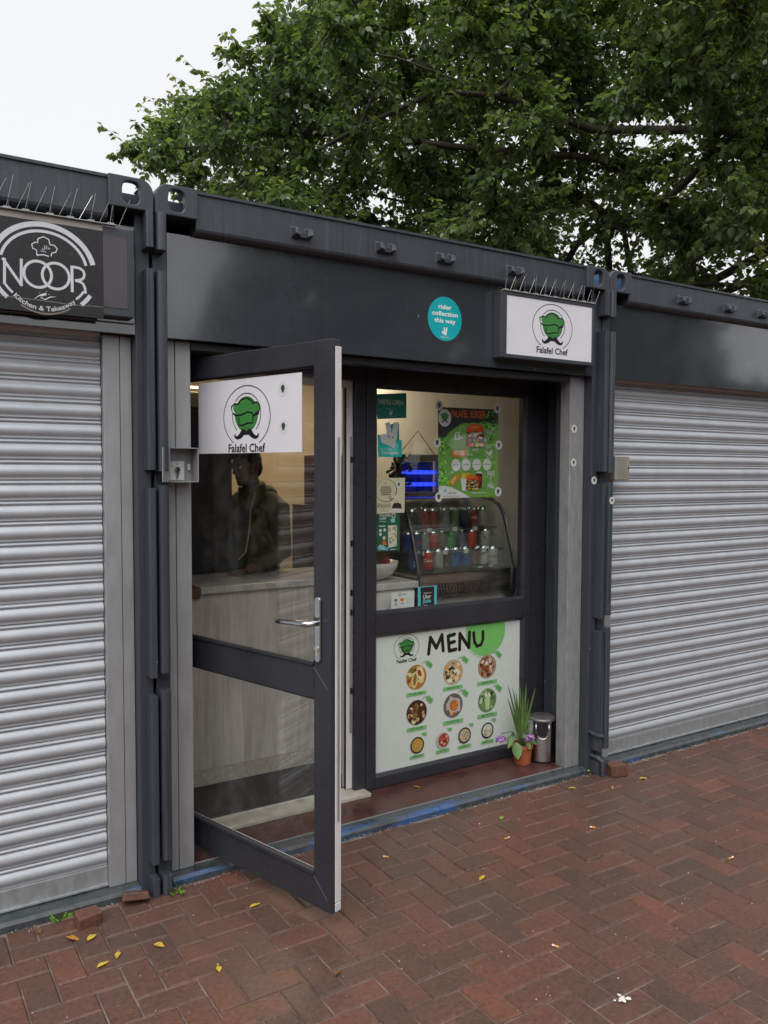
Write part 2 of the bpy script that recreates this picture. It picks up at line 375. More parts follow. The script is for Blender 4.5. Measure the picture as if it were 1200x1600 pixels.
def chef_logo(P, c, r, text=True, ring=True):
    """round chef's-hat mark: r = half width of the outer arc"""
    K = '#16161a'; G = '#3c7a3e'; V_ = .70
    if ring: P.arc(c, r, r*1.22*V_, -58, 236, r*.026, K)
    e = (c[0], c[1]+r*.07)
    P.ell(e, r*.50, r*.70*V_, G)
    P.arc(e, r*.61, r*.82*V_, -48, 140, r*.026, K); P.arc(e, r*.61, r*.82*V_, 180, 228, r*.026, K)
    q = lambda x, y: (c[0]+x*r, c[1]+(y*V_+.03)*r)
    hat = [q(-.62, .20), q(-.66, .38), q(-.50, .50), q(-.34, .46), q(-.24, .62), q(0, .70), q(.18, .60), q(.26, .46), q(.44, .50), q(.58, .36), q(.54, .14), q(.36, .04)]
    P.poly([q(-.34, -.42), q(.32, -.42), q(.36, .04), q(.56, .12), q(.58, .36), q(.44, .5), q(.26, .46), q(.18, .6), q(0, .7), q(-.24, .62), q(-.34, .46), q(-.5, .5), q(-.58, .34), q(-.52, .16), q(-.4, .1)], '#41853f')
    P.stroke(hat, r*.05, K)
    P.stroke([q(-.62, .14), q(-.45, .02), q(-.2, .04), q(.08, .14), q(.26, .08), q(.32, -.02), q(.54, .06)], r*.055, K)
    P.stroke([q(.28, .02), q(.28, -.30), q(.08, -.30), q(-.16, -.38), q(-.32, -.36), q(-.33, -.06)], r*.055, K)
    for m in (-1, 1):
        P.poly([q(m*x, y) for x, y in ((0, -.62), (.10, -.52), (.20, -.54), (.30, -.70), (.40, -.80), (.47, -.78), (.48, -.68), (.54, -.76), (.50, -.88), (.38, -.94), (.22, -.88), (.10, -.76), (0, -.76))], K)
    if text: P.text('Falafel Chef', (c[0], c[1]-r*.97), r*.225, K, width=r*1.58, bold=.022)

def mini_logo(P, c, r):
    P.ell(c, r, r*1.05, '#d9d8d6', 20); P.ell((c[0], c[1]+r*.15), r*.42, r*.48, '#35423a', 12)
    P.poly([(c[0]-r*.18, c[1]-r*.2), (c[0]+r*.18, c[1]-r*.2), (c[0]+r*.3, c[1]-r*.55), (c[0], c[1]-r*.42), (c[0]-r*.3, c[1]-r*.55)], '#23282a')

def roo(P, c, h, col, eyes=None):
    q = lambda x, y: (c[0]+x*h, c[1]+y*h)
    P.poly([q(*z) for z in ((-.46, .02), (-.16, .06), (-.22, .46), (-.02, .50), (.06, .08), (.16, .5), (.38, .5), (.26, -.2), (.16, -.46), (-.40, -.26))], col)
    if eyes:
        P.ell(q(-.06, -.04), h*.035, h*.04, eyes, 8); P.ell(q(.12, -.07), h*.035, h*.04, eyes, 8)

def food(P, c, r, cols, seed, n=26):
    rr = random.Random(seed); P.ell(c, r, r*1.02, cols[0], 24)
    for k in range(n):
        t = rr.random()*6.28; d = rr.random()**.6*r*.78; s = r*rr.uniform(.10, .26)
        P.ell((c[0]+d*math.cos(t), c[1]+d*math.sin(t)), s, s*rr.uniform(.5, 1), cols[1+k % (len(cols)-1)], 8, rot=rr.random()*3)

# ------------------------------------------------------------------ the ground
m = MB(); m.box(-300, 300, -300, 300, -.35, -.09)
tag(m.build('ground', mat('earth', (.08, .065, .05), .95), origin=(0, 0, -.1)), kind='structure')
m = MB(); m.box(-4.2, 9.2, -6.5, .115, -.085, -.0065)
pav = m.build('pavement', M['joint'], origin=(0, 0, 0)); tag(pav, kind='structure')
UX, VY, SB = 1.0458, -.8798, .1004          # a joint corner and the module of the herringbone
def brick_mesh(tint, lx, ly):
    g, c, h = .0024, .0055, .065
    a, b = lx/2-g, ly/2-g
    ring = lambda q, z: [(-a+q, -b+q, z), (a-q, -b+q, z), (a-q, b-q, z), (-a+q, b-q, z)]
    v = ring(0, -h)+ring(0, -c)+ring(c, 0)
    f = [(8, 9, 10, 11)]+[(i+k, i+(k+1) % 4, i+4+(k+1) % 4, i+4+k) for i in (0, 4) for k in range(4)]
    return v, f
cells = []
for i in range(-140, 141):
    for j in range(-70, 71):
        u0, v0 = -i+2*j, i+2*j
        for (a, b, lw, lh) in ((1, -1, 2, 1), (0, -2, 1, 2)):
            x0 = UX+(u0+a)*SB; x1 = x0+lw*SB; y1 = VY-(v0+b)*SB; y0 = y1-lh*SB
            if x1 < -4 or x0 > 9 or y0 < -6.3 or y0 > .02: continue
            y1c = min(y1, .05)
            if y1c-y0 < .03: continue
            cells.append(((x0+x1)/2, (y0+y1c)/2, x1-x0, y1c-y0))
def pix(P3):
    d = np.asarray(P3, float)-CAM; zc = d @ AF
    return 600+FPX*(d @ AX)/zc, 800-FPX*(d @ AY)/zc, zc
vis = []
for c in cells:
    x, y, zc = pix((c[0], c[1], 0))
    inside = zc > .2 and -60 < x < 1260 and y < 1660
    vis.append((-(c[2]*c[3])/zc**2.0 if inside else 1+zc, c))
vis.sort(key=lambda q: q[0])
near = [c for k, c in vis[:300]]; rest = [c for k, c in vis[300:]]
BM = {}
def brick_data(lx, ly, tint):
    k = (round(lx, 3), round(ly, 3), tint)
    if k not in BM:
        v, f = brick_mesh(tint, lx, ly); me = bpy.data.meshes.new('brick'); me.from_pydata(v, [], f); me.materials.append(M['brick'])
        a = me.attributes.new('tint', 'FLOAT', 'FACE'); a.data.foreach_set('value', [tint]*len(f)); BM[k] = me
    return BM[k]
def tint():
    return min(.98, max(.02, random.choice((.36, .46, .51, .56, .63))+random.gauss(0, .06)))
for c in near:
    o = bpy.data.objects.new('brick', brick_data(c[2], c[3], round(tint()*14)/14))
    sink = random.gauss(0, .0015)
    if c[1] > -.32 and c[0] < .75: sink += random.gauss(.0005, .0035)
    o.location = (c[0]+random.gauss(0, .0007), c[1]+random.gauss(0, .0007), sink); k = .006 if not (c[1] > -.3 and c[0] < .8) else .018
    o.rotation_euler = (random.gauss(0, k), random.gauss(0, k), random.gauss(0, .006)); link(o, pav)
V = []; F = []; T = []
for c in rest:
    v, f = brick_mesh(0, c[2], c[3]); n = len(V); dz = random.gauss(0, .0012)
    V += [(x+c[0], y+c[1], z+dz) for x, y, z in v]; F += [tuple(i+n for i in q) for q in f]; T += [tint()]*len(f)
me = bpy.data.meshes.new('paving_bricks'); me.from_pydata(V, [], F); me.materials.append(M['brick'])
me.attributes.new('tint', 'FLOAT', 'FACE').data.foreach_set('value', T)
o = bpy.data.objects.new('paving_bricks', me); link(o, pav); tag(o, kind='stuff')
# ------------------------------------------------------------------ container kiosks
PW = 2.4669; H = 2.77; D = 6.0
def casting(parent, x0, x1, z1, seam):
    """hollow corner casting, hand hole in front, open on top; seam = +1/-1 side with the rounded top corner"""
    h = .116; z0 = z1-h; xc, zc = (x0+x1)/2, (z0+z1)/2; r = .05; dp = .17
    N = 32; hole = []; out = []
    for k in range(N):
        t = 2*math.pi*k/N; cx, sx = math.cos(t), math.sin(t)
        e = (abs(cx/.033)**3+abs(sx/.042)**3)**(-1/3); hole.append((xc+cx*e, zc+sx*e))
    def inside(x, z):
        if not (x0 <= x <= x1 and z0 <= z <= z1): return False
        cxr = x1-r if seam > 0 else x0+r; czr = z1-r
        if (x-cxr)*seam > 0 and z > czr: return (x-cxr)**2+(z-czr)**2 <= r*r
        return True
    for k in range(N):
        t = 2*math.pi*k/N; lo, hi = 0, .3
        for _ in range(40):
            md = (lo+hi)/2
            if inside(xc+md*math.cos(t), zc+md*math.sin(t)): lo = md
            else: hi = md
        out.append((xc+lo*math.cos(t), zc+lo*math.sin(t)))
    # exact corners
    cs = [(x0, z0), (x1, z0)]+([(x0, z1)] if seam > 0 else [(x1, z1)])
    for c in cs:
        i = min(range(N), key=lambda k: (out[k][0]-c[0])**2+(out[k][1]-c[1])**2); out[i] = c
    m = MB()
    fr = [(x, 0, z) for x, z in out]+[(x, 0, z) for x, z in hole]+[(x, .028, z) for x, z in hole]+[(x, dp, z) for x, z in out]
    f = []; b = []
    for k in range(N):
        j = (k+1) % N
        f.append((k, j, N+j, N+k)); f.append((N+k, N+j, 2*N+j, 2*N+k))
        mx_, mz_ = (out[k][0]+out[j][0])/2, (out[k][1]+out[j][1])/2
        if not (abs(mx_-xc) < .048 and mz_ > zc+.04): f.append((k, 3*N+k, 3*N+j, j))
        else:
            # top plate beside the top hole: front lip and rear lip only
            n0 = len(fr); fr += [(out[k][0], .034, out[k][1]), (out[j][0], .034, out[j][1]), (out[k][0], .13, out[k][1]), (out[j][0], .13, out[j][1])]
            f.append((k, n0, n0+1, j))
    m.add(fr, f, 0)
    i = .016
    m.add([(x0+i, .028, z0+i), (x1-i, .028, z0+i), (x1-i, dp-.02, z0+i), (x0+i, dp-.02, z0+i), (x0+i, .028, z1-i), (x1-i, .028, z1-i), (x1-i, dp-.02, z1-i), (x0+i, dp-.02, z1-i)],
          [(0, 1, 2, 3), (0, 3, 7, 4), (1, 5, 6, 2), (3, 2, 6, 7)], 1)
    return m.build('corner_casting', [M['rail'], M['blue']], parent, bevel=.004)

def lug(parent, x, z=2.672, y=.02, s=1.):
    m = MB()
    for sg in (-1, 1):
        m.add([(x+sg*.012*s, y, z-.022), (x+sg*.046*s, y, z-.018), (x+sg*.046*s, y, z+.026), (x+sg*.020*s, y, z+.026),
               (x+sg*.016*s, y-.036, z-.016), (x+sg*.040*s, y-.042, z-.008), (x+sg*.040*s, y-.034, z+.018), (x+sg*.022*s, y-.034, z+.018)],
              [(0, 1, 2, 3), (4, 5, 6, 7), (0, 1, 5, 4), (1, 2, 6, 5), (2, 3, 7, 6), (3, 0, 4, 7)])
    m.box(x-.022*s, x+.022*s, y-.018, y+.003, z-.018, z+.008)
    return m.build('lashing_lug', M['rail'], parent, bevel=.004)

def hinge_bar(parent, x0, x1, yf, segs, rf):
    w_ = x1-x0; r = w_*rf
    for a, b in segs:
        prof = [(x0, .06), (x0, yf+r)]+[(x0+r-r*math.cos(t), yf+r-r*math.sin(t)) for t in np.linspace(0.3, math.pi/2, 5)]+[(x1-r+r*math.sin(t), yf+r-r*math.cos(t)) for t in np.linspace(0, math.pi/2-.3, 5)]+[(x1, yf+r), (x1, .06)]
        m = MB(); m.prism(prof, (0, 0, 0), (1, 0, 0), (0, 1, 0), (0, 0, 1), a, b); m.build('hinge_bar', M['rail'], parent)
BAR = [(0.0, .075), (.135, .80), (.875, 1.61), (1.68, 2.44), (2.52, 2.658)]
BAR2 = [(0.0, .08), (.145, .82), (.89, 1.62), (1.675, 2.435), (2.515, 2.657)]

def unit(x0, label, shop=False, left=True, right=True):
    x1 = x0+PW
    t = thing('shop_container' if shop else 'kiosk_container', label, 'container', ((x0+x1)/2, .1, 0), None if shop else 'closed kiosks beside the falafel shop')
    g = .003
    casting(t, x0+g, x0+.170, H, -1); casting(t, x1-.170, x1-g, H, +1)
    # top rail with rounded foot, roof lip
    prof = [(.02, 2.625), (.02, 2.755), (.012, 2.757), (.012, 2.768), (.12, 2.768), (.12, 2.600), (.055, 2.600), (.035, 2.606), (.024, 2.615)]
    m = MB(); m.prism(prof, (0, 0, 0), (0, 1, 0), (0, 0, 1), (1, 0, 0), x0+.168, x1-.168); m.build('top_rail', M['rail'], t)
    # corner posts
    for s, a in ((1, x0), (-1, x1)):
        m = MB(); lo, hi = sorted((a+s*.006, a+s*.062)); m.box(lo, hi, .055, .20, 0.0, H-.116); m.build('corner_post', M['paint'], t, bevel=.004)
        if s > 0: hinge_bar(t, a+.004, a+.044, -.016, BAR2, .42)
        else: hinge_bar(t, a-.036, a-.007, -.012, BAR, .22)
    # roof, side walls and rear of the box
    m = MB(); m.box(x0+.02, x1-.02, .12, D, 2.66, 2.745); m.build('roof', M['paint'], t)
    for a in (x0+.02, x1-.05):
        m = MB()
        if shop:                                          # corrugated side, seen in the shop's reveal
            n = 0; y = .205
            pts = []
            while y < D:
                pts += [(y, 0), (y+.07, 0), (y+.105, .03), (y+.175, .03)]; y += .21
            if a > x0+1: pl = [(q, (a+.0-d)) for q, d in pts]
            else: pl = [(q, (a+.03+d*.0)) for q, d in pts]
            k = len(pl); vs = [(xx, q, .0) for q, xx in pl]+[(xx, q, 2.66) for q, xx in pl]
            m.add(vs, [(i, i+1, k+i+1, k+i) for i in range(k-1)])
        else: m.box(a, a+.03, .2, D, 0, 2.66)
        m.build('side_wall', M['paint'], t)
    m = MB(); m.box(x0+.05, x1-.05, D-.03, D, 0, 2.66); m.build('rear_wall', M['paint'], t)
    # fascia sheet with returned bottom edge
    m = MB(); m.box(x0+.064, x1-.058, .06, .064, 2.198, 2.603); m.box(x0+.064, x1-.058, .0645, .105, 2.198, 2.201)
    m.build('fascia_panel', M['fascia'], t)
    m = MB(); m.box(x0+.064, x1-.058, .064, .10, 2.599, 2.602); m.build('fascia_top_edge', M['galv'], t)
    # sill
    m = MB(); m.prism([(.048, -.05), (.048, .018), (.060, .030), (.19, .030), (.19, -.05)], (0, 0, 0), (0, 1, 0), (0, 0, 1), (1, 0, 0), x0+.064, x1-.064)
    m.build('sill', M['sill'], t)
    # shutter guides
    for s, a in ((1, x0), (-1, x1)):
        gm = M['galv_old'] if (s < 0 and shop) else M['galv']
        lo, hi = sorted((a+s*.109, a+s*.172)); m = MB(); m.box(lo, hi, .11, .185, .0305, 2.197)
        gd = m.build('shutter_guide', gm, t, bevel=.003)
        lo, hi = sorted((a+s*.064, a+s*.1075)); m = MB(); m.box(lo, hi, .113, .18, .0305, 2.197); m.build('guide_angle', gm, gd, bevel=.002)
    return t
left_c = unit(-PW, 'dark grey container kiosk at left with the black NOOR sign and a closed shutter')
shop_c = unit(0, 'dark grey container shop with its glazed door standing open', shop=True)
right_c = unit(PW, 'dark grey container kiosk at right with a blank fascia and a closed shutter')
for x in (.625, 1.042, 1.373, 1.804): lug(shop_c, x)
for x in (3.096, 3.522, 3.861, 4.28): lug(right_c, x)
for x in (-.75, -1.2, -1.7): lug(left_c, x)

# ------------------------------------------------------------------ roller shutters (each slat a part)
def slat_mesh(wd, name):
    # one slat: a bold bead, a step, a thin rib; (out, z)
    pr = [(.006, .0), (.0075, .003)]
    for k in range(9):
        t = math.pi*k/8; pr.append((.005+.0105*math.sin(t)**.9, .006+.046*k/8))
    pr += [(.003, .0545), (.0025, .0575), (.0075, .0605), (.009, .0645), (.0075, .0685), (.002, .071), (.0, .0735), (.004, .0765)]
    pr = [(-a, b) for a, b in pr]; n = len(pr)
    v = [(-wd/2, a, b) for a, b in pr]+[(wd/2, a, b) for a, b in pr]
    me = bpy.data.meshes.new(name); me.from_pydata(v, [], [(i, n+i, n+i+1, i+1) for i in range(n-1)]); me.materials.append(M['shutter'])
    me.polygons.foreach_set('use_smooth', [True]*(n-1)); return me
def shutter(x0, label):
    t = thing('roller_shutter', label, 'shutter', (x0+PW/2, .15, .03), 'closed roller shutters')
    wd = PW-.35; me = slat_mesh(wd, 'slat')
    m = MB(); m.box(x0+.173, x1 := x0+PW-.173, .135, .155, .034, .112); m.box(x0+.173, x1, .122, .135, .034, .044); m.build('bottom_bar', M['galv_old'], t, bevel=.002)
    z = .113
    while z < 2.20:
        o = bpy.data.objects.new('slat', me); o.location = (x0+PW/2, .15+random.gauss(0, .0006), z); o.rotation_euler = (random.gauss(0, .006), 0, 0); link(o, t); z += .0765
    return t
shutter(-PW, 'closed silver roller shutter below the black NOOR sign')
shutter(PW, 'closed silver roller shutter at the right, below the blank dark fascia')

# ------------------------------------------------------------------ shop front
YF = .40                                     # front face of the frame
m = MB(); m.box(.064, 2.40, .19, .47, -.05, .034); m.box(.064, 2.4, .126, .1895, .0305, .034); m.build('porch_floor', M['vinyl'], shop_c)
m = MB(); m.box(.178, 2.285, .1235, .1255, .0305, .0362); m.build('floor_trim', M['galv'], shop_c)
m = MB(); m.box(.175, 2.29, .11, .18, 2.165, 2.196); m.build('shutter_slot', M['paint'], shop_c, bevel=.002)
m = MB(); m.box(.175, 2.29, .1815, .185, 2.17, 2.18); m.build('slot_strip', M['galv'], shop_c)
m = MB(); m.box(.06, 2.40, .19, .47, 2.205, 2.26); m.build('porch_ceiling', M['paint'], shop_c)
m = MB(); m.box(2.292, 2.412, YF+.012, .47, .034, 2.204); m.build('filler_strip', M['upvc'], shop_c, bevel=.002)
def framed(parent, name, x0, x1, z0, z1, y0, y1, xf=None): 
    m = MB(xf); m.box(x0, x1, y0, y1, z0, z1); return m.build(name, M['upvc'], parent, bevel=.004)
win = framed(shop_c, 'window_frame', 1.180, 1.238, .036, 2.204, YF, .47)
framed(win, 'frame_stile', 2.244, 2.290, .036, 2.204, YF, .47)
framed(win, 'frame_rail', 1.2385, 2.2435, .836, .948, YF+.001, .47)
framed(win, 'frame_rail', 1.2385, 2.2435, .036, .095, YF+.001, .47)
framed(win, 'frame_rail', 1.2385, 2.2435, 2.108, 2.204, YF+.001, .47)
framed(shop_c, 'door_jamb', 1.114, 1.1785, .036, 2.204, YF+.003, .47)
framed(shop_c, 'door_jamb', .150, .172, .036, 2.204, YF+.003, .47)
framed(shop_c, 'door_head', .1725, 1.1135, 2.128, 2.204, YF+.003, .47)
def bead(x0, x1, z0, z1):                   # sloping glazing bead round a pane
    a, b = .0, .014
    m = MB(); q = .013
    o_ = [(x0, z0), (x1, z0), (x1, z1), (x0, z1)]; i_ = [(x0+q, z0+q), (x1-q, z0+q), (x1-q, z1-q), (x0+q, z1-q)]
    m.add([(x, YF+.003, z) for x, z in o_]+[(x, YF+.018, z) for x, z in i_]+[(x, YF+.026, z) for x, z in i_], [(k, (k+1) % 4, 4+(k+1) % 4, 4+k) for k in range(4)]+[(4+k, 4+(k+1) % 4, 8+(k+1) % 4, 8+k) for k in range(4)])
    m.build('glazing_bead', M['upvc'], win)
bead(1.238, 2.244, .948, 2.108); bead(1.238, 2.244, .095, .836)
m = MB(); m.box(1.24, 2.242, YF+.024, YF+.030, .95, 2.106); m.build('glass', M['glass'], win)
for (xa, za, xb, zb) in ((1.181, .952, 1.2375, 1.005), (1.181, .092, 1.2375, .04), (2.244, .952, 2.289, 1.0), (1.181, .83, 1.2375, .78)):
    pass
# white inner frame and lock keeps of the doorway
m = MB(); m.box(1.078, 1.113, .425, .47, .06, 2.126); m.box(.173, 1.0775, .425, .47, 2.094, 2.126); inner = m.build('inner_frame', M['upvc_white'], shop_c, bevel=.002)
m = MB(); m.box(1.070, 1.0775, .428, .434, .06, 2.09); m.build('seal', M['rubber'], inner)
m = MB(); m.box(1.0955, 1.1125, .4215, .4245, .35, 1.85); m.build('lock_keep', M['galv_old'], inner)
for z in (.55, .95, 1.05, 1.30, 1.72):
    m = MB(); m.box(1.098, 1.110, .419, .4213, z, z+.03); m.build('keep_slot', M['black'], inner)
m = MB(); m.box(.173, 1.172, .335, .47, .034, .052); m.box(.173, 1.172, .43, .44, .0522, .064); m.build('threshold', M['threshold'], shop_c, bevel=.002)

# the open door
HI = Vector((.165, .385, 0)); FR = Vector((.45, -.575, 0)); DU = (FR-HI).normalized(); DN = Vector((DU.y, -DU.x, 0))   # DN points out of the visible face
DX = Matrix(((DU.x, -DN.x, 0, HI.x), (DU.y, -DN.y, 0, HI.y), (0, 0, 1, 0), (0, 0, 0, 1)))   # local x along the door, y into the door, z up
DW = 1.0
def dbox(name, mt, par, *b, bevel=.003):
    m = MB(DX); m.box(*b); return m.build(name, M[mt], par, bevel=bevel)
door = dbox('entrance_door', 'upvc', shop_c, .908, DW, 0, .042, .062, 2.146)
dbox('door_stile', 'upvc', door, 0, .095, 0, .042, .062, 2.146)
dbox('door_rail', 'upvc', door, .0955, .9075, .001, .041, 2.057, 2.145)
dbox('door_rail', 'upvc', door, .0955, .9075, .001, .041, .842, .965)
dbox('door_rail', 'upvc', door, .0955, .9075, .001, .041, .063, .182)
dbox('door_edge', 'upvc_white', door, DW+.0005, DW+.004, .016, .046, .10, 2.12)
dbox('door_edge_block', 'upvc_white', door, DW+.0005, DW+.005, .016, .045, .066, .098)
dbox('white_inner_face', 'upvc_white', door, .0, DW-.001, .0425, .047, .063, .18)
dbox('white_inner_face', 'upvc_white', door, .909, DW-.001, .0425, .047, .1805, 2.12)
dbox('lock_strip', 'galv_old', door, DW+.0045, DW+.0055, .026, .036, .4, 1.8)
dbox('bead', 'upvc', door, .0955, .9075, -.006, .010, .182, .198); dbox('bead', 'upvc', door, .0955, .9075, -.006, .010, .9655, .981)
for a, b in ((.1825, .8415), (.9655, 2.0565)):
    dbox('glass', 'door_glass', door, .096, .907, .020, .026, a, b, bevel=0)
    m = MB(DX); m.box(.096, .907, .012, .0195, a, a+.006); m.box(.096, .907, .012, .0195, b-.006, b); m.box(.901, .907, .012, .0195, a, b); m.build('gasket', M['rubber'], door)
for (x, z0, s) in ((.908, .965, -1), (.908, .182, -1)):       # welded mitre lines
    m = MB(DX); m.add([(x, -.0004, z0-.004), (x+.07, -.0004, z0-.075), (x+.0712, -.0004, z0-.0738), (x+.0012, -.0004, z0-.0028)], [(0, 1, 2, 3)]); m.build('mitre_line', M['galv'], door)
# handle
pl = []
for k in range(13):
    t = math.pi*k/12; pl.append((.934+.0155*math.cos(t), 1.208+.0155*math.sin(t)))
for k in range(13):
    t = math.pi+math.pi*k/12; pl.append((.934+.0155*math.cos(t), .998+.0155*math.sin(t)))
m = MB(DX); m.prism(pl, (0, 0, 0), (1, 0, 0), (0, 0, 1), (0, -1, 0), 0, .009); hd = m.build('handle_plate', M['chrome'], door, bevel=.003)
m = MB(DX); m.tube([(.938, -.005, 1.128), (.938, -.03, 1.128), (.932, -.048, 1.128), (.905, -.054, 1.128), (.86, -.054, 1.126), (.81, -.052, 1.122), (.77, -.05, 1.119), (.755, -.049, 1.118)], [.011, .0105, .0105, .0105, .010, .0095, .009, .005], 12)
m.build('lever', M['chrome'], hd, smooth=True)
m = MB(DX); m.tube([(.934, -.008, 1.035), (.934, -.014, 1.035)], .009, 14); m.box(.930, .938, -.012, -.008, 1.010, 1.035); m.build('lock_cylinder', M['threshold'], hd)
# ------------------------------------------------------------------ inside the shop
m = MB(); m.box(.06, 2.40, .4705, 3.2, .0, .05); m.build('shop_floor', M['darkfloor'], shop_c)
m = MB(); m.box(.06, 2.40, 3.0, 3.05, .05, 2.55); m.build('back_wall', M['beige'], shop_c)
m = MB(); m.box(2.362, 2.386, .4705, 2.999, .05, 2.55); m.build('inner_wall', M['greywall'], shop_c)
m = MB(); m.box(.081, .10, .4705, 2.999, .05, 2.55); m.build('inner_wall', M['beige'], shop_c)
m = MB(); m.box(.06, 2.40, .4705, 3.05, 2.5505, 2.60); m.build('inner_ceiling', mat('ceiling', (.6, .58, .54), .7), shop_c)
m = MB(); m.box(.06, 2.40, .4705, .50, 2.205, 2.55); m.build('bulkhead', M['beige'], shop_c)

ct = thing('counter', 'pale grey wood-effect counter with a marbled top behind the open door', 'counter', (1, 1.1, .05))
m = MB(); m.box(.42, 1.10, .87, .90, .135, 1.049); m.build('front_panel', M['laminate'], ct, bevel=.002)
m = MB(); m.box(1.102, 1.30, .872, .90, .135, 1.049); m.build('front_panel', M['laminate'], ct, bevel=.002)
m = MB(); m.box(1.165, 1.54, .50, .8675, .052, 1.049); m.build('end_panel', M['ceramic'], ct, bevel=.002)
m = MB(); m.box(.42, 1.30, .868, .899, .052, .134); m.build('plinth', mat('speckled_board', (.46, .42, .36), .7, var=.25, scale=70), ct)
m = MB(); m.box(.47, 1.56, .845, 1.36, 1.05, 1.086); m.box(1.155, 1.56, .484, .8445, 1.05, 1.086); m.build('counter_top', M['marble'], ct, bevel=.004)
m = MB(); m.box(.42, .469, .85, 1.3, 1.03, 1.085); m.build('raw_end', M['wood'], ct)
wt = thing('worktop', 'low marbled worktop under the drinks fridge behind the window', 'worktop', (1.98, .8, .05))
m = MB(); m.box(1.62, 2.36, .478, 1.15, .875, .908); m.build('top', M['marble'], wt, bevel=.003)
m = MB(); m.box(1.64, 2.35, .52, 1.1, .05, .874); m.build('cabinet', M['white'], wt)

# drinks fridge
fr = thing('display_fridge', 'black and steel curved glass drinks fridge behind the shop window', 'fridge', (1.92, .8, .91))
FX0, FX1 = 1.575, 2.262
PROF = [(.545, .912), (.520, 1.00), (.512, 1.115), (.545, 1.22), (.585, 1.34), (.615, 1.42), (.655, 1.475), (.72, 1.508), (.82, 1.522), (1.08, 1.522)]
m = MB(); m.prism([(.56, .915), (.535, 1.0), (.525, 1.105), (1.06, 1.105), (1.06, .915)], (0, 0, 0), (0, 1, 0), (0, 0, 1), (1, 0, 0), FX0+.014, FX1-.014); base = m.build('base', M['steel'], fr)
for k in range(19):
    x = 1.70+k*.021
    m = MB(); m.add([(x, .530, 1.055), (x+.008, .530, 1.055), (x+.032, .538, .985), (x+.024, .538, .985)], [(0, 1, 2, 3)]); m.v = [(a, b-.006, c) for a, b, c in m.v]; m.build('vent_slot', M['black'], base)
for x in (FX0, FX1):
    m = MB(); m.tube([(x, y-.004, z) for y, z in PROF]+[(x, 1.08, .912)], .011, 8); sf = m.build('side_frame', M['black'], fr, smooth=True)
    m = MB(); m.tube([(x-.002, y-.016, z) for y, z in PROF[2:]], .0025, 6); m.build('frame_trim', mat('dark_trim', (.12, .12, .12), .3, .8), sf)
m = MB(); k = 8; g_ = PROF[2:10]
vs = [(FX0+.01, y, z) for y, z in g_]+[(FX1-.01, y, z) for y, z in g_]
m.add(vs, [(i, k+i, k+i+1, i+1) for i in range(k-1)]); m.build('front_glass', M['fridge_glass'], fr, smooth=True)
m = MB(); m.box(FX0, FX1, 1.06, 1.085, .915, 1.52); m.build('back', mat('fridge_back', (.10, .12, .10), .5), fr)
m = MB(); m.box(FX0+.012, FX1-.012, .53, .56, 1.105, 1.125); m.build('lower_edge', M['black'], fr)
for z, y0 in ((1.225, .60), (1.35, .645)):
    m = MB(); m.box(FX0+.015, FX1-.015, y0, 1.04, z-.006, z); m.build('shelf', glass('shelf_glass', (.8, .9, .84), .06), fr)
    m = MB(); m.box(FX0+.02, FX1-.02, y0-.004, y0, z-.012, z+.002); m.build('shelf_edge', M['steel'], fr)
def can(x, y, z, body, top, label, word=None, wcol='#ffffff', side=None):
    m = MB(); m.lathe((x, y, z), [(0, .001), (.024, .0), (.032, .010), (.032, .100), (.026, .112), (.0265, .115), (.024, .113), (0, .111)], 20)
    bm_ = mat('can_paint', tuple(min(.8, 1.1*c) for c in lin(body)[:3]), .3, .1, var=.06)
    o = m.build('drink_can', bm_, smooth=True); tag(o, label, 'can', 'drink cans in the fridge')
    m = MB(); m.lathe((x, y, z), [(.0322, .0995), (.0262, .1122), (.0268, .1155), (.0243, .1135), (0, .1115)], 20); m.build('lid', M['chrome'], o, smooth=True)
    if word:
        a0 = math.atan2(CAM[1]-y, CAM[0]-x)+.15
        P = Print((0, 0, 0), (1, 0, 0), (0, 0, 1), (0, -1, 0))
        v, f = text_mesh(word, .012); v = v.copy(); v -= (v.min(0)+v.max(0))/2
        sc = .062/np.ptp(v[:, 0]) if side else .052/np.ptp(v[:, 0]); v *= sc
        for a, b in v:
            if side: a, b = -b, a
            t = a0+a/.0326; P.V.append((x+.0326*math.cos(t), y+.0326*math.sin(t), z+.056+b))
        P.F = list(f); P.C = [lin(wcol)]*len(f); P.build(o, name='lettering')
    return o
cx = lambda px_, y: float(on_plane(px_, 860, (0, y, 0), (0, 1, 0))[0])
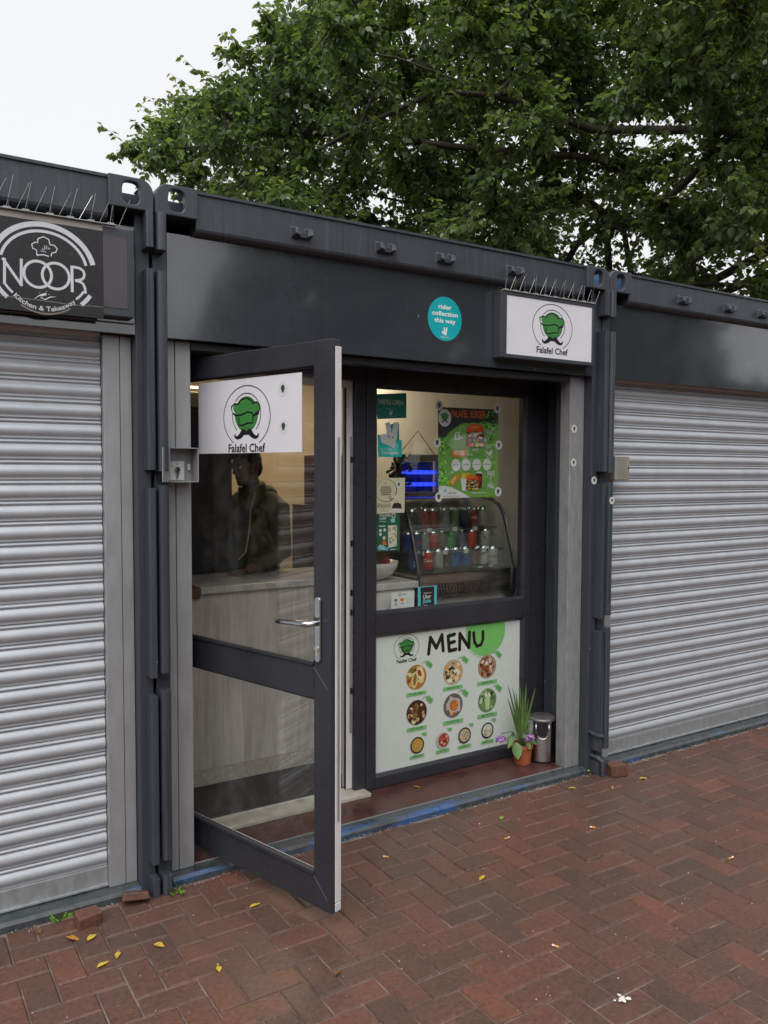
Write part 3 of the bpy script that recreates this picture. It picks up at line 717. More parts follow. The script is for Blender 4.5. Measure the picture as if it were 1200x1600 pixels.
CANS = [(648, .60, 1.126, '#1b3f7d', 0, 'blue cola can with upright lettering, bottom shelf at the left end', 'pepsi', '#dfe6ee', 1),
        (668, .60, 1.126, '#b3231c', 0, 'red cola can with white script, bottom shelf beside the blue can', 'Coca', '#f2e6e0', None),
        (684, .615, 1.126, '#9fa09b', 0, 'plain silver can right of the red can on the bottom shelf', None, '', None),
        (711, .66, 1.126, '#3a6fb5', 0, 'left of two light blue cans, middle of the bottom shelf', None, '', None),
        (726, .66, 1.126, '#3a6fb5', 0, 'right of two light blue cans, middle of the bottom shelf', None, '', None),
        (769, .60, 1.126, '#a9abae', 0, 'silver can with red letters, bottom shelf at the right end', 'Coke', '#a51f22', None),
        (637, .67, 1.226, '#173a78', 0, 'dark blue can at the left end of the middle shelf', None, '', None),
        (650, .66, 1.226, '#14305f', 0, 'navy can with a round emblem on the middle shelf', 'pepsi', '#c8443c', None),
        (662, .68, 1.226, '#8f918d', 0, 'silver can left of the red can on the middle shelf', None, '', None),
        (676, .67, 1.226, '#b23a2c', 0, 'left red can on the middle shelf', None, '', None),
        (704, .68, 1.226, '#2f8f3a', 0, 'bright green can on the middle shelf', None, '', None),
        (722, .70, 1.226, '#3a4f6e', 0, 'greyish blue can on the middle shelf', None, '', None),
        (736, .67, 1.226, '#b5402f', 0, 'right red can on the middle shelf', None, '', None),
        (757, .67, 1.226, '#9fa19e', 0, 'silver can with a red mark at the right end of the middle shelf', 'X', '#a52a24', None),
        (643, .70, 1.351, '#2b2f36', 0, 'black can with a red emblem at the left end of the top shelf', 'O', '#b5322c', None),
        (664, .72, 1.351, '#8f2a28', 0, 'left of two dark red cans on the top shelf', None, '', None),
        (676, .72, 1.351, '#8f2a28', 0, 'right of two dark red cans on the top shelf', None, '', None),
        (694, .74, 1.351, '#8d8f8c', 0, 'silver can in the middle of the top shelf', None, '', None),
        (723, .72, 1.351, '#22335c', 0, 'dark blue can on the top shelf', None, '', None),
        (738, .71, 1.351, '#9a2a26', 0, 'red can with white script on the top shelf', 'Cola', '#d9b9b0', None),
        (697, .67, 1.126, '#2c3a2c', 0, 'dark green can in the middle of the bottom shelf', None, '', None),
        (742, .68, 1.126, '#7a5a44', 0, 'brown can right of the two light blue cans', None, '', None),
        (755, .64, 1.126, '#c9c5b8', 0, 'cream can next to the right end of the bottom shelf', None, '', None),
        (690, .70, 1.226, '#5f6a3c', 0, 'olive can between the red and the green can on the middle shelf', None, '', None),
        (709, .74, 1.351, '#6f7f52', 0, 'pale green can in the middle of the top shelf', None, '', None),
        (752, .71, 1.351, '#a3a4a3', 0, 'silver can at the right end of the top shelf', None, '', None)]
for (px_, y, z, b, _, lb, wd, wc, sd) in CANS: can(cx(px_, y), y, z, b, None, lb, wd, wc or '#ffffff', sd)

for i, (x, y, z) in enumerate(((1.66, .598, 1.226), (1.80, .598, 1.226), (1.95, .598, 1.226), (2.08, .598, 1.226), (1.72, .643, 1.351), (1.90, .643, 1.351), (2.05, .643, 1.351), (2.02, .555, 1.127), (2.10, .555, 1.127))):
    m = MB(); m.box(x, x+.032, y-.007, y-.005, z-.018, z+.006); m.build('price_tag', M['ceramic'], fr)
# fruit bowl
bw = (1.365, .67, 1.087)
m = MB(); m.lathe(bw, [(0, .004), (.07, 0), (.075, .006), (.12, .03), (.148, .068), (.155, .10), (.150, .10), (.142, .066), (.11, .035), (.0, .02)], 36)
tag(m.build('fruit_bowl', M['ceramic'], smooth=True), 'white bowl of fruit on the counter beside the fridge', 'bowl')
def fruit(dx, dy, dz, r, col, name, lb, sq=1.):
    m = MB(); m.lathe((bw[0]+dx, bw[1]+dy, bw[2]+dz), [(0, -r*sq*.95), (r*.5, -r*sq*.9), (r*.87, -r*sq*.5), (r, 0), (r*.87, r*sq*.5), (r*.5, r*sq*.86), (r*.12, r*sq*.9), (0, r*sq*.8)], 18)
    tag(m.build(name, mat(name, lin(col)[:3], .4), smooth=True), lb, 'fruit')
fruit(.045, -.06, .105, .040, '#a3222c', 'apple', 'red apple at the front of the white fruit bowl')
fruit(.085, -.0, .10, .036, '#5a1d24', 'plum', 'dark red plum behind the apple in the bowl')
fruit(-.10, -.03, .10, .034, '#e0b416', 'lemon', 'yellow lemon at the left side of the fruit bowl', .85)
m = MB()
for k in range(7):
    a = R(200+k*14); m.add([(bw[0]-.02, bw[1]-.07, bw[2]+.08), (bw[0]-.045+.01*k, bw[1]-.11, bw[2]+.15), (bw[0]-.02+.01*k, bw[1]-.12, bw[2]+.19-.008*k), (bw[0]+.0+.006*k, bw[1]-.1, bw[2]+.12)], [(0, 1, 2, 3)])
tag(m.build('salad_leaves', mat('olive_leaf', (.12, .11, .02), .6)), 'olive green leaves standing in the fruit bowl', 'leaves')

# blue insect killer, hanging plant, dark kitchen pieces
ik = thing('insect_killer', 'insect killer with two glowing blue tubes hanging behind the poster', 'insect killer', (2.18, 1.4, 1.5))
m = MB(); m.box(2.03, 2.35, 1.40, 1.47, 1.745, 1.79); m.box(2.03, 2.35, 1.38, 1.47, 1.50, 1.535); m.box(2.03, 2.05, 1.40, 1.47, 1.535, 1.745); m.build('housing', mat('tan_housing', (.30, .26, .20), .5), ik)
m = MB(); m.box(2.05, 2.35, 1.462, 1.469, 1.536, 1.744); m.build('back_plate', mat('blue_back', (.02, .03, .20), .3), ik)
for z in (1.59, 1.67):
    m = MB(); m.tube([(2.06, 1.435, z), (2.345, 1.435, z)], .014, 10); m.build('tube', emit('blue_tube', (.02, .06, 1), 1.2), ik)
m = MB()
for k in range(14): m.tube([(2.05, 1.40, 1.54+k*.015), (2.35, 1.40, 1.54+k*.015)], .0013, 4)
for k in range(6): m.tube([(2.08+k*.05, 1.399, 1.535), (2.08+k*.05, 1.399, 1.745)], .0015, 4)
m.build('grille', M['black'], ik)
m = MB(); m.tube([(2.05, 1.43, 1.79), (2.2, 1.43, 1.95), (2.34, 1.43, 1.79)], .003, 5); m.build('hanging_cord', M['wood'], ik)
m = MB(); rr = random.Random(3)
for k in range(130):
    c = Vector((2.00+rr.gauss(0, .038), 1.36+rr.gauss(0, .03), 1.63+rr.gauss(0, .075))); a = Vector((rr.gauss(0, 1), rr.gauss(0, 1), rr.gauss(-.5, 1))).normalized()*.028; b = a.cross(Vector((rr.gauss(0, 1), rr.gauss(0, 1), 1))).normalized()*.012
    m.add([c-a, c+b, c+a, c-b], [(0, 1, 2, 3)])
m.tube([(2.0, 1.36, 1.45), (2.0, 1.36, 1.95)], .003, 5)
tag(m.build('hanging_plant', mat('dark_ivy', (.022, .03, .016), .6, var=.5)), 'dark trailing plant hanging beside the blue insect killer', 'plant')
m = MB(); m.box(1.48, 1.80, 1.50, 1.70, 1.46, 1.78); m.box(1.66, 1.73, 1.49, 1.51, 1.70, 1.80)
tag(m.build('cardboard_box', mat('maroon_box', (.16, .035, .025), .6, var=.5), bevel=.004), 'dark red box on a shelf behind the window stickers', 'box')
m = MB(); m.box(1.42, 1.95, 1.46, 1.75, 1.435, 1.459); m.box(1.42, 1.44, 1.46, 1.75, .05, 1.434); m.box(1.93, 1.95, 1.46, 1.75, .05, 1.434); tag(m.build('shelf_unit', M['wood']), 'brown shelf unit behind the counter carrying the red box', 'shelf')
hood = thing('extractor_hood', 'steel cooker hood glowing in warm light at the far left of the shop', 'hood', (.6, 2.2, 1.95))
m = MB(); m.box(.12, .86, 1.75, 2.5, 1.95, 2.16); m.build('canopy', M['steel'], hood, bevel=.004)
m = MB(); m.box(.35, .84, 1.715, 1.745, 2.178, 2.19); m.build('lamp', emit('warm_lamp', (1, .74, .40), 2.5), hood)
tf = thing('tall_fridge', 'tall black fridge at the far left inside the shop', 'fridge', (.45, 1.6, .05))
m = MB(); m.box(.11, .845, 1.36, 1.70, .05, 2.04); m.build('cabinet', M['black'], tf, bevel=.004)
m = MB(); m.box(.13, .83, 1.345, 1.359, 1.10, 2.02); m.build('door', M['black'], tf, bevel=.004)
m = MB(); m.box(.13, .83, 1.345, 1.359, .08, 1.08); m.build('door', M['black'], tf, bevel=.004)
blk = thing('black_oven', 'black oven bench with a pale edge at the back of the shop', 'oven', (.6, 2.0, .05))
m = MB(); m.box(.12, .98, 1.72, 2.5, .05, 1.12); m.build('body', M['black'], blk, bevel=.004)
m = MB(); m.box(.12, .99, 1.70, 2.5, 1.121, 1.14); m.build('top', M['steel'], blk)
m = MB(); m.box(.12, .98, 2.50, 2.6, 1.14, 1.949); m.build('splash_back', M['black'], blk)
# lit ceiling lamp
cl = thing('ceiling_light', 'warm strip light on the ceiling inside the shop', 'lamp', (1.3, 1.7, 2.5))
m = MB(); m.box(1.15, 2.3, 2.12, 2.28, 2.512, 2.549); m.build('diffuser', emit('lamp_diffuser', (1, .8, .52), 3), cl)
ld = bpy.data.lights.new('lamp_light', 'AREA'); ld.shape = 'RECTANGLE'; ld.size = 1.2; ld.size_y = .16; ld.energy = 11; ld.color = (1, .82, .56)
lo = bpy.data.objects.new('lamp_light', ld); lo.location = (1.75, 2.2, 2.505); link(lo, cl)

# ------------------------------------------------------------------ the person behind the counter
SKIN = mat('skin', (.15, .085, .06), .5, var=.08, scale=30)
OLV = mat('olive_jacket', (.095, .092, .036), .85, var=.2, scale=18, bump=.5, bscale=14)
pr = thing('person', 'person in an olive jacket standing behind the counter, head bent to the left', 'person', (1.05, 1.50, .05))
_f = Vector((-.93, -.37, 0)).normalized()
PX_ = Matrix(((-_f.y*-1, _f.x, 0, 1.05), (-_f.x, _f.y, 0, 1.50), (0, 0, 1, .05), (0, 0, 0, 1)))   # local x right, y forward, z up
def ell(m, c, r, rx=0., n=14):
    Rm = Matrix.Rotation(rx, 3, 'X'); vs = []; k = n//2
    for i in range(1, k):
        for j in range(n):
            t, q = math.pi*i/k, 2*math.pi*j/n; vs.append(Vector(c)+Rm @ Vector((r[0]*math.sin(t)*math.cos(q), r[1]*math.sin(t)*math.sin(q), r[2]*math.cos(t))))
    vs += [Vector(c)+Rm @ Vector((0, 0, r[2])), Vector(c)-Rm @ Vector((0, 0, r[2]))]; b = len(vs)-2
    fs = [(i*n+j, (i+1)*n+j, (i+1)*n+(j+1) % n, i*n+(j+1) % n) for i in range(k-2) for j in range(n)]+[(b, j, (j+1) % n) for j in range(n)]+[(b+1, (k-2)*n+(j+1) % n, (k-2)*n+j) for j in range(n)]
    m.add(vs, fs)
def flesh(m, name, mt, vox, par=pr, it=3):
    o = m.build(name, mt, par, smooth=True); r = o.modifiers.new('remesh', 'REMESH'); r.mode = 'VOXEL'; r.voxel_size = vox; r.use_smooth_shade = True
    q = o.modifiers.new('smooth', 'SMOOTH'); q.factor = .5; q.iterations = it; return o
HC = Vector((0, .075, 1.655)); HT = -.30                      # head centre, bent forward
HR = Matrix.Rotation(HT, 3, 'X'); hp = lambda x, y, z: HC+HR @ Vector((x, y, z))
m = MB(PX_)
ell(m, HC, (.074, .094, .108), HT, 18); ell(m, hp(0, .028, -.062), (.055, .062, .055), HT)          # skull, jaw
m.tube([hp(0, .088, .028), hp(0, .104, -.006), hp(0, .106, -.018)], [.009, .013, .012], 8); ell(m, hp(0, .084, -.085), (.02, .014, .014), HT)   # nose, chin
ell(m, hp(0, .088, -.046), (.024, .010, .007), HT); ell(m, hp(0, .086, -.056), (.021, .010, .007), HT)  # lips
for s_ in (-1, 1):
    ell(m, hp(s_*.075, -.008, -.005), (.010, .022, .032), HT); ell(m, hp(s_*.032, .080, .036), (.022, .012, .007), HT)   # ear, brow
m.tube([(0, .045, 1.58), (0, .02, 1.50), (0, 0, 1.42)], [.052, .055, .075], 14)
m.tube([(0, 0, .92), (0, .01, 1.1), (0, .005, 1.3), (0, 0, 1.42)], [.12, .115, .125, .09], 16)
ARM = {-1: [(-.18, 0, 1.40), (-.24, .02, 1.15), (-.20, .21, 1.075), (-.19, .27, 1.06)], 1: [(.18, 0, 1.40), (.235, -.02, 1.13), (.225, .08, .90), (.222, .10, .85)]}
for s_, p_ in ARM.items():
    m.tube(p_, [.052, .043, .029, .026], 12)
    e, d = Vector(p_[3]), (Vector(p_[3])-Vector(p_[2])).normalized(); sx_ = Vector((-s_, 0, 0)); up_ = d.cross(sx_)*s_
    if up_.z < 0: up_ = -up_
    ell(m, e+d*.045, (.040, .048, .015), math.asin(max(-1, min(1, d.z))))
    for k, (off, ln) in enumerate(((-.030, .062), (-.011, .076), (.009, .080), (.028, .070))):
        b0 = e+d*.08+sx_*off; m.tube([b0, b0+d*ln*.5-up_*.006, b0+d*ln*.85-up_*.022, b0+d*ln-up_*.034], [.0092, .0088, .008, .0062], 8)
    t0 = e+d*.03+sx_*.036; m.tube([t0, t0+sx_*.022+d*.028-up_*.006, t0+sx_*.026+d*.056-up_*.014], [.0105, .0095, .007], 8)
for s_ in (-1, 1): m.tube([(s_*.09, 0, .92), (s_*.10, .01, .5), (s_*.10, -.01, .08)], [.085, .058, .042], 12); ell(m, (s_*.10, .06, .04), (.045, .12, .038))
flesh(m, 'body', SKIN, .005, it=2)
for s_ in (-1, 1):
    m = MB(PX_); ell(m, hp(s_*.031, .082, .018), (.012, .010, .009), HT, 10); ey = m.build('eye', M['ceramic'], pr, smooth=True)
    m = MB(PX_); ell(m, hp(s_*.031, .0915, .017), (.005, .003, .005), HT, 8); m.build('pupil', M['black'], ey, smooth=True)
m = MB(PX_); ell(m, hp(0, -.022, .030), (.082, .088, .090), HT, 18); ell(m, hp(0, -.045, -.020), (.074, .058, .070), HT); ell(m, hp(0, .045, .082), (.062, .045, .034), HT)
flesh(m, 'hair', mat('black_hair', (.014, .012, .011), .75, var=.3, scale=60, bump=.6, bscale=90), .007)
m = MB(PX_)
m.tube([(0, 0, .84), (0, .01, 1.0), (0, .01, 1.2), (0, .0, 1.36), (0, .0, 1.46)], [.165, .155, .15, .155, .09], 18)
m.v = [(x*1.12, y*.82, z) for x, y, z in m.v]
for s_, p_ in ARM.items(): m.tube([(s_*.10, 0, 1.43)]+p_[:3], [.085, .080, .062, .046], 14); m.tube([Vector(p_[2])-(Vector(p_[2])-Vector(p_[1]))*.12, p_[2]], [.050, .050], 14)
m.tube([(0, .01, 1.43), (0, .02, 1.50), (0, .035, 1.545)], [.105, .088, .084], 16); ell(m, (0, -.075, 1.485), (.10, .065, .06))      # collar and folded hood
ell(m, (0, .0, .86), (.19, .145, .03))
for z, yy in ((1.02, .12), (1.14, -.10), (1.26, .11), (1.08, -.13)): m.tube([(-.16, yy*.5, z), (0, yy*1.05, z+.02), (.16, yy*.6, z-.015)], .012, 6)
flesh(m, 'jacket', OLV, .009)
m = MB(PX_)
for s_ in (-1, 1): m.tube([(s_*.085, 0, .90), (s_*.10, .01, .5), (s_*.10, -.01, .06)], [.105, .078, .065], 14)
ell(m, (0, 0, .90), (.165, .12, .09)); flesh(m, 'trousers', M['black'], .012)
m = MB(PX_); m.tube([(-.10, .10, 1.50), (-.13, .17, 1.40), (-.15, .20, 1.28), (-.17, .25, 1.16), (-.16, .30, 1.12)], .0045, 6); m.build('cord', mat('cream_cord', (.5, .42, .26), .6), pr)
# ------------------------------------------------------------------ signs
XU, ZU, NF = (1, 0, 0), (0, 0, 1), (0, -1, 0)
# light box over the shop window, tipped very slightly
lb = thing('sign_box', 'white chef logo sign in a dark tray, right end of the shop fascia', 'sign', (2.03, .03, 2.245))
m = MB(); xs = (1.705, 2.355); 
for b in ((xs[0], xs[1], .0, .059, 2.243, 2.262), (xs[0], xs[1], .0, .059, 2.551, 2.569), (xs[0], 1.745, .0, .059, 2.2622, 2.5508), (2.338, xs[1], .0, .059, 2.2622, 2.5508)): m.box(*b)
m.build('tray', M['paint'], lb, bevel=.002)
m = MB(); m.box(1.7455, 2.3375, .004, .03, 2.2622, 2.5508); pn = m.build('panel', M['white'], lb)
P = Print((1.7455, .004, 2.2622), XU, ZU, NF); chef_logo(P, P.px(863.5, 512), .138); P.build(pn)
# sign on the door
dsn = MB(DX); dsn.box(.205, .834, .0105, .0135, 1.748, 2.040)
ds = dsn.build('door_sign', M['white']); tag(ds, 'white chef logo board stuck on the glass of the open door', 'sign')
oo = DX @ Vector((.205, .0105, 1.748)); P = Print(oo, DU, ZU, DN)
def dpx(x, y): return P.px(x, y)
chef_logo(P, P.px(385, 651), .1425)
for (x, y) in ((442, 608), (443, 667)): mini_logo(P, P.px(x, y), .026)
P.build(ds)
# NOOR box at left
nb = thing('noor_sign', 'black NOOR kitchen sign with white rings over the left shutter', 'sign', (-.7, .03, 2.24))
m = MB(); m.box(-1.60, -.066, .045, .0595, 2.235, 2.597); m.build('backing_sheet', M['fascia'], nb, bevel=.002)
m = MB(); m.box(-1.55, -.080, 0.0, .0448, 2.25, 2.573); bx_ = m.build('box', M['paint'], nb, bevel=.003)
m = MB(); m.box(-1.55, -.194, -.0025, -.0002, 2.235, 2.553); vn = m.build('black_vinyl', mat('black_vinyl', (.012, .012, .013), .3, var=.3, bump=.12, bscale=22), nb)
m = MB(); m.box(-.1925, -.106, -.002, -.0002, 2.28, 2.540); m.build('grey_patch', mat('grey_patch', (.075, .07, .08), .4), nb)
m = MB(); m.box(-1.55, -.194, -.003, -.0002, 2.5535, 2.574); m.build('peeled_strip', mat('pale_strip', (.33, .31, .29), .6, var=.3), nb)
P = Print((-.395, -.0025, 2.39), XU, ZU, NF); Wc = '#d2d4da'
for a, b, wd in ((.170, .154, .018), (.145, .130, .010)):
    P.arc((0, 0), a, b, 13, 167, wd, Wc); pass
    P.arc((0, 0), a*1.04, b*1.02, 209, 226, wd*.8, Wc, 8); P.arc((0, 0), a*1.04, b*1.02, -46, -29, wd*.8, Wc, 8)
q = lambda x, y: P.px(x/5.4545, 320+y/5.4545)
P.stroke([q(38, 675), q(38, 452)], .0092, Wc); P.stroke([q(20, 452), q(186, 690)], .0092, Wc); P.stroke([q(181, 692), q(181, 460)], .0092, Wc)
for c in ((322, 592), (476, 608)): P.arc(q(*c), .0455, .0455, 0, 360, .0095, Wc)
P.stroke([q(612, 522), q(616, 745)], .0098, Wc); P.stroke([q(600, 530), q(640, 532), q(680, 542), q(708, 562), q(719, 592), q(712, 622), q(690, 640), q(640, 646)], .0092, Wc); P.stroke([q(640, 646), q(682, 655), q(708, 675), q(724, 710), q(728, 757)], .0090, Wc)
P.stroke([q(*z) for z in ((315, 430), (310, 385), (278, 370), (270, 335), (300, 318), (318, 325), (322, 290), (370, 272), (415, 295), (425, 340), (460, 345), (488, 375), (475, 405), (440, 412), (436, 440))], .0040, Wc)
P.stroke([q(312, 430), q(370, 425), q(415, 440)], .0042, Wc)
P.text('\ufedd\ufefc\ufea3', q(392, 378), .012, Wc, width=.026, bold=.02); P.text('HALAL', q(370, 402), .0042, Wc, width=.019, bold=.02)
for c in ((335, 748), (398, 740), (355, 790), (415, 765)): P.ell(q(*c), .0014, .0014, Wc, 8)
P.stroke([q(295, 800), q(330, 775), (lambda z: z)(q(365, 768)), q(395, 760)], [.0015, .0035, .009, .007], Wc); P.stroke([q(345, 790), q(385, 808), q(430, 785), q(478, 785)], [.002, .004, .0035, .001], Wc)
vt, ft = text_mesh('Kitchen & Takeaway', .012)
def arcw(x, y):
    t = R(270)+x/.147; rr_ = .151-y; return (rr_*math.cos(t), .0+rr_*math.sin(t)*.98)
P.text('Kitchen & Takeaway', (0, 0), .0165, Wc, width=.226, bold=.014, warp=arcw)
P.stroke([q(0, 775), q(300, 808), q(600, 850), q(880, 872)], .0018, '#8f8b86'); P.arc((0, .0), .150, .158, 238, 304, .006, '#7d7368', 20)
P.build(vn)
m = MB(); rr = random.Random(5)
for k in range(70):
    x, z = rr.uniform(-.53, -.20), rr.uniform(2.27, 2.55); s_ = rr.uniform(.001, .0025); m.lathe((0, 0, 0), [(0, s_*.6), (s_*.7, s_*.45), (s_, 0)], 8); n = len(m.v)-24; m.v[n:] = [(x+a, -.0026-c, z+b) for a, b, c in m.v[n:]]
rd = m.build('raindrops', glass('water_drop', dirt=0.2), vn, smooth=True); tag(rd, kind='stuff')

# round teal sticker
m = MB(); m.prism([(.1*math.cos(2*math.pi*k/48), .1045*math.sin(2*math.pi*k/48)) for k in range(48)], (1.409, .0597, 2.406), XU, ZU, NF, 0, .0008)
st = m.build('teal_sticker', mat('teal_vinyl', lin('#12a9b0')[:3], .35, var=.03)); tag(st, 'round teal rider collection sticker on the dark fascia', 'sticker')
P = Print((1.409, .0589, 2.406), XU, ZU, NF)
P.text('rider', (0, .046), .021, '#eaf4f5', width=.079, bold=.025, rot=-.0); P.text('collection', (0, .014), .021, '#eaf4f5', width=.152, bold=.025); P.text('this way', (0, -.019), .021, '#eaf4f5', width=.126, bold=.025)
roo(P, (.0, -.060), .042, '#dfe3e6'); P.text('deliveroo', (0, -.090), .0085, '#c9e8ea', width=.052, bold=.015); P.build(st)

# little logo stickers on the shutter guide and posts
def small_sticker(x, y, z, lb_, r=.021):
    m = MB(); m.prism([(r*math.cos(2*math.pi*k/20), r*1.04*math.sin(2*math.pi*k/20)) for k in range(20)], (x, y, z), XU, ZU, NF, 0, .0006)
    o = m.build('logo_sticker', M['white']); tag(o, lb_, 'sticker', 'small round logo stickers'); P = Print((x, y-.0006, z), XU, ZU, NF); mini_logo(P, (0, 0), r*.95); P.build(o)
small_sticker(2.326, .1095, 1.912, 'small round logo sticker, upper one on the right shutter guide')
small_sticker(2.326, .1095, 1.728, 'small round logo sticker, lower one on the right shutter guide')
small_sticker(2.428, .0545, 1.631, 'small round logo sticker on the dark post right of the guide')
small_sticker(2.492, -.0165, 1.522, 'small round logo sticker on the rounded hinge bar', .019)

# ------------------------------------------------------------------ window notices (all on the inside of the glass)
YG = YF+.0372
def notice(name, lb_, cat, quad, col, y=YG, mt='print'):
    """quad: photo pixels tl, tr, br, bl"""
    P = Print((1.24, y, .95), XU, ZU, NF, .0002, 1.7); w4 = [P.px(*c) for c in quad]
    m = MB(); a = [(1.24+u, y, .95+v) for u, v in w4]; b = [(x, yy+.0006, z) for x, yy, z in a]
    m.add(a+b, [(3, 2, 1, 0), (4, 5, 6, 7), (0, 1, 5, 4), (1, 2, 6, 5), (2, 3, 7, 6), (3, 0, 4, 7)])
    o = m.build(name, mat(name, P.k(col)[:3], .45, var=.03)); tag(o, lb_, cat); return o, P
o, P = notice('open_sign', 'dark teal we are open sign hanging at top left of the window', 'sign', [(586, 616), (635, 614), (635, 653), (590, 655)], '#0f6b62', YG+.012)
c = P.px(611, 628.5); P.text("WE'RE OPEN", (c[0], c[1]-.012), .024, '#a5b29b', width=.155, bold=.018); P.text('Come on in', (P.px(611, 640)), .008, '#7fa79c', width=.062); roo(P, P.px(611, 645.5), .026, '#a5b29b'); P.text('deliveroo', P.px(611.5, 651), .005, '#8fb0a5', width=.03)
P.stroke([P.px(587, 615), P.px(596, 604.5)], .0015, '#3a3328'); P.stroke([P.px(631, 614), P.px(625, 606)], .0015, '#3a3328'); P.build(o)
o, P = notice('teal_notice', 'bright teal find us notice with a white animal head logo on the window', 'notice', [(590, 679), (628, 688), (628, 714), (591, 714)], '#12a19b')
P.ppoly([(603, 665), (614, 662), (615, 661), (624, 662), (622, 690), (606, 690)], '#178f88')
roo(P, P.px(609.8, 680.5), .138, '#c9cfc5', '#2b6a66'); c = P.px(609.5, 703.5); P.text('find us on', (P.px(603, 703)), .0095, '#d6e2dc', width=.066, bold=.012); P.text('Deliveroo', P.px(610, 709.8), .0165, '#e6eeea', width=.105, bold=.018); P.build(o)
o, P = notice('cream_notice', 'cream paper notice with a speech bubble and a cook on the window', 'notice', [(585.3, 747), (633, 746.5), (632, 801), (585.3, 803)], '#b9b196')
c = P.px(603.5, 766.5); P.ell(c, .066, .060, '#2a2622'); P.ell((c[0]-.002, c[1]+.001), .063, .0575, '#b9b196'); P.ppoly([(606, 776), (611, 774), (611.5, 782.5)], '#2a2622'); P.ppoly([(606, 775), (609.8, 774), (610.5, 780)], '#b9b196')
for k in range(5): P.stroke([P.px(594+abs(k-2)*.8, 761+k*3), P.px(612-abs(k-2)*.8, 761+k*3)], .005, '#4a4336')
P.stroke([P.px(602, 754), P.px(602, 757.5)], .003, '#4a4336'); mini_logo(P, P.px(623, 757), .017)
P.ppoly([(614, 788), (617, 785), (622, 785), (627, 788), (628, 798), (611, 798)], '#2c2023'); P.ell(P.px(619, 783), .010, .012, '#c7a183', 12); P.ppoly([(616, 780), (615, 775.5), (618, 774), (622, 774.5), (622, 780)], '#d8d2c4'); P.ppoly([(609, 796), (616, 794), (629, 795), (629, 800.5), (610, 801)], '#cfc7b8')
for k in range(4): P.arc(P.px(591+k*5.6, 790), .010, .010, 0, 360, .0016, '#333333', 14); P.ell(P.px(591+k*5.6, 790), .004, .005, '#333333', 8)
for k in range(2): P.arc(P.px(597+k*5.6, 796), .010, .010, 0, 360, .0016, '#333333', 14)
P.build(o)
o, P = notice('green_flyer', 'dark green FALAFEL CHEF flyer with a scooter below the cream notice', 'flyer', [(587, 803.2), (624.5, 802.6), (624.5, 860), (588.5, 862)], '#1d4f38', YG+.001)
P.text('FALAFEL', P.px(602, 807), .012, '#d8ddd2', width=.072, bold=.02, shear=.15); P.text('CHEF', P.px(598, 812), .012, '#d8ddd2', width=.042, bold=.02, shear=.15); P.stroke([P.px(593, 815), P.px(603, 815)], .004, '#8aa595'); P.arc(P.px(615, 805.5), .010, .011, 0, 360, .005, '#cfd6cc', 14)
P.ppoly([(610, 811), (617, 810), (617, 816), (611, 816)], '#7fc0b5'); P.stroke([P.px(592, 822), P.px(602, 822)], .006, '#cfd6cc')
for c in ((594.3, 829), (601, 828), (594.3, 835)): P.ell(P.px(*c), .0085, .0085, '#c4cfc4', 12)
P.ppoly([(606, 821), (620, 820.5), (620, 853), (607, 856)], '#c9c4ae'); rr = random.Random(9)
for k in range(40): P.ell(P.px(rr.uniform(607, 619), rr.uniform(823, 851)), .004, .005, rr.choice(['#7c7a4a', '#b79a4a', '#3d4a38', '#e0d8c0', '#8c6a3c']), 7)
P.ppoly([(590, 856), (593, 851), (599, 852), (603, 856), (607, 855), (606, 859), (591, 859.5)], '#7fb0d8'); P.ell(P.px(593, 858.5), .008, .008, '#5c86b0', 10); P.ell(P.px(604, 858), .008, .008, '#5c86b0', 10); P.ppoly([(597, 845), (602, 844), (604, 851), (598, 852)], '#c85a28'); P.ell(P.px(600, 840.5), .009, .010, '#d9d2c2', 10); P.stroke([P.px(610, 859), P.px(618, 858)], .004, '#9fb5a6'); P.build(o)
o, P = notice('payment_notice', 'white card payment notice at the bottom left corner of the window', 'notice', [(611.5, 926), (647.5, 923.2), (647, 952), (610.8, 955.5)], '#b4bab8')
P.arc(P.px(624.5, 928.5), .008, .008, 0, 360, .003, '#3b3f40', 14); P.text('utp', P.px(631.5, 929.6), .011, '#3b3f40', width=.03)
P.ell(P.px(617.6, 938), .007, .007, '#33415f', 12); P.ell(P.px(619.5, 938), .007, .007, '#8a5a5a', 12); P.ell(P.px(627.6, 937), .008, .008, '#b43c30', 12); P.ell(P.px(630, 937), .008, .008, '#cf8430', 12); P.arc(P.px(638.5, 939), .012, .012, 0, 360, .0016, '#555555', 14)
for c in ((618.6, 943.2), (618.6, 945.5), (628.8, 943)): P.stroke([P.px(c[0]-2.2, c[1]), P.px(c[0]+2.2, c[1]-.2)], .004, '#4a4f52')
P.stroke([P.px(620, 951), P.px(638, 949.3)], .003, '#7a7f80'); P.build(o)
o, P = notice('delivery_notice', 'blue bordered black Eats notice at the bottom of the window', 'notice', [(653, 917), (682.6, 914.6), (682.2, 950), (653, 953)], '#45a9dc')
P.ppoly([(657, 918), (678.5, 916), (678.3, 945), (657.3, 947.5)], '#16181f'); P.text('ORDER WITH', P.px(667.8, 927.3), .006, '#d8dcdc', width=.05, bold=.02); P.text('Uber', P.px(667.3, 934.8), .020, '#eef0f0', width=.052, bold=.025); P.text('Eats', P.px(667.5, 941.4), .020, '#59b4d8', width=.052, bold=.025); P.stroke([P.px(660, 943.5), P.px(664, 945.6), P.px(670, 945.8)], .0022, '#b8c0c0'); P.build(o)

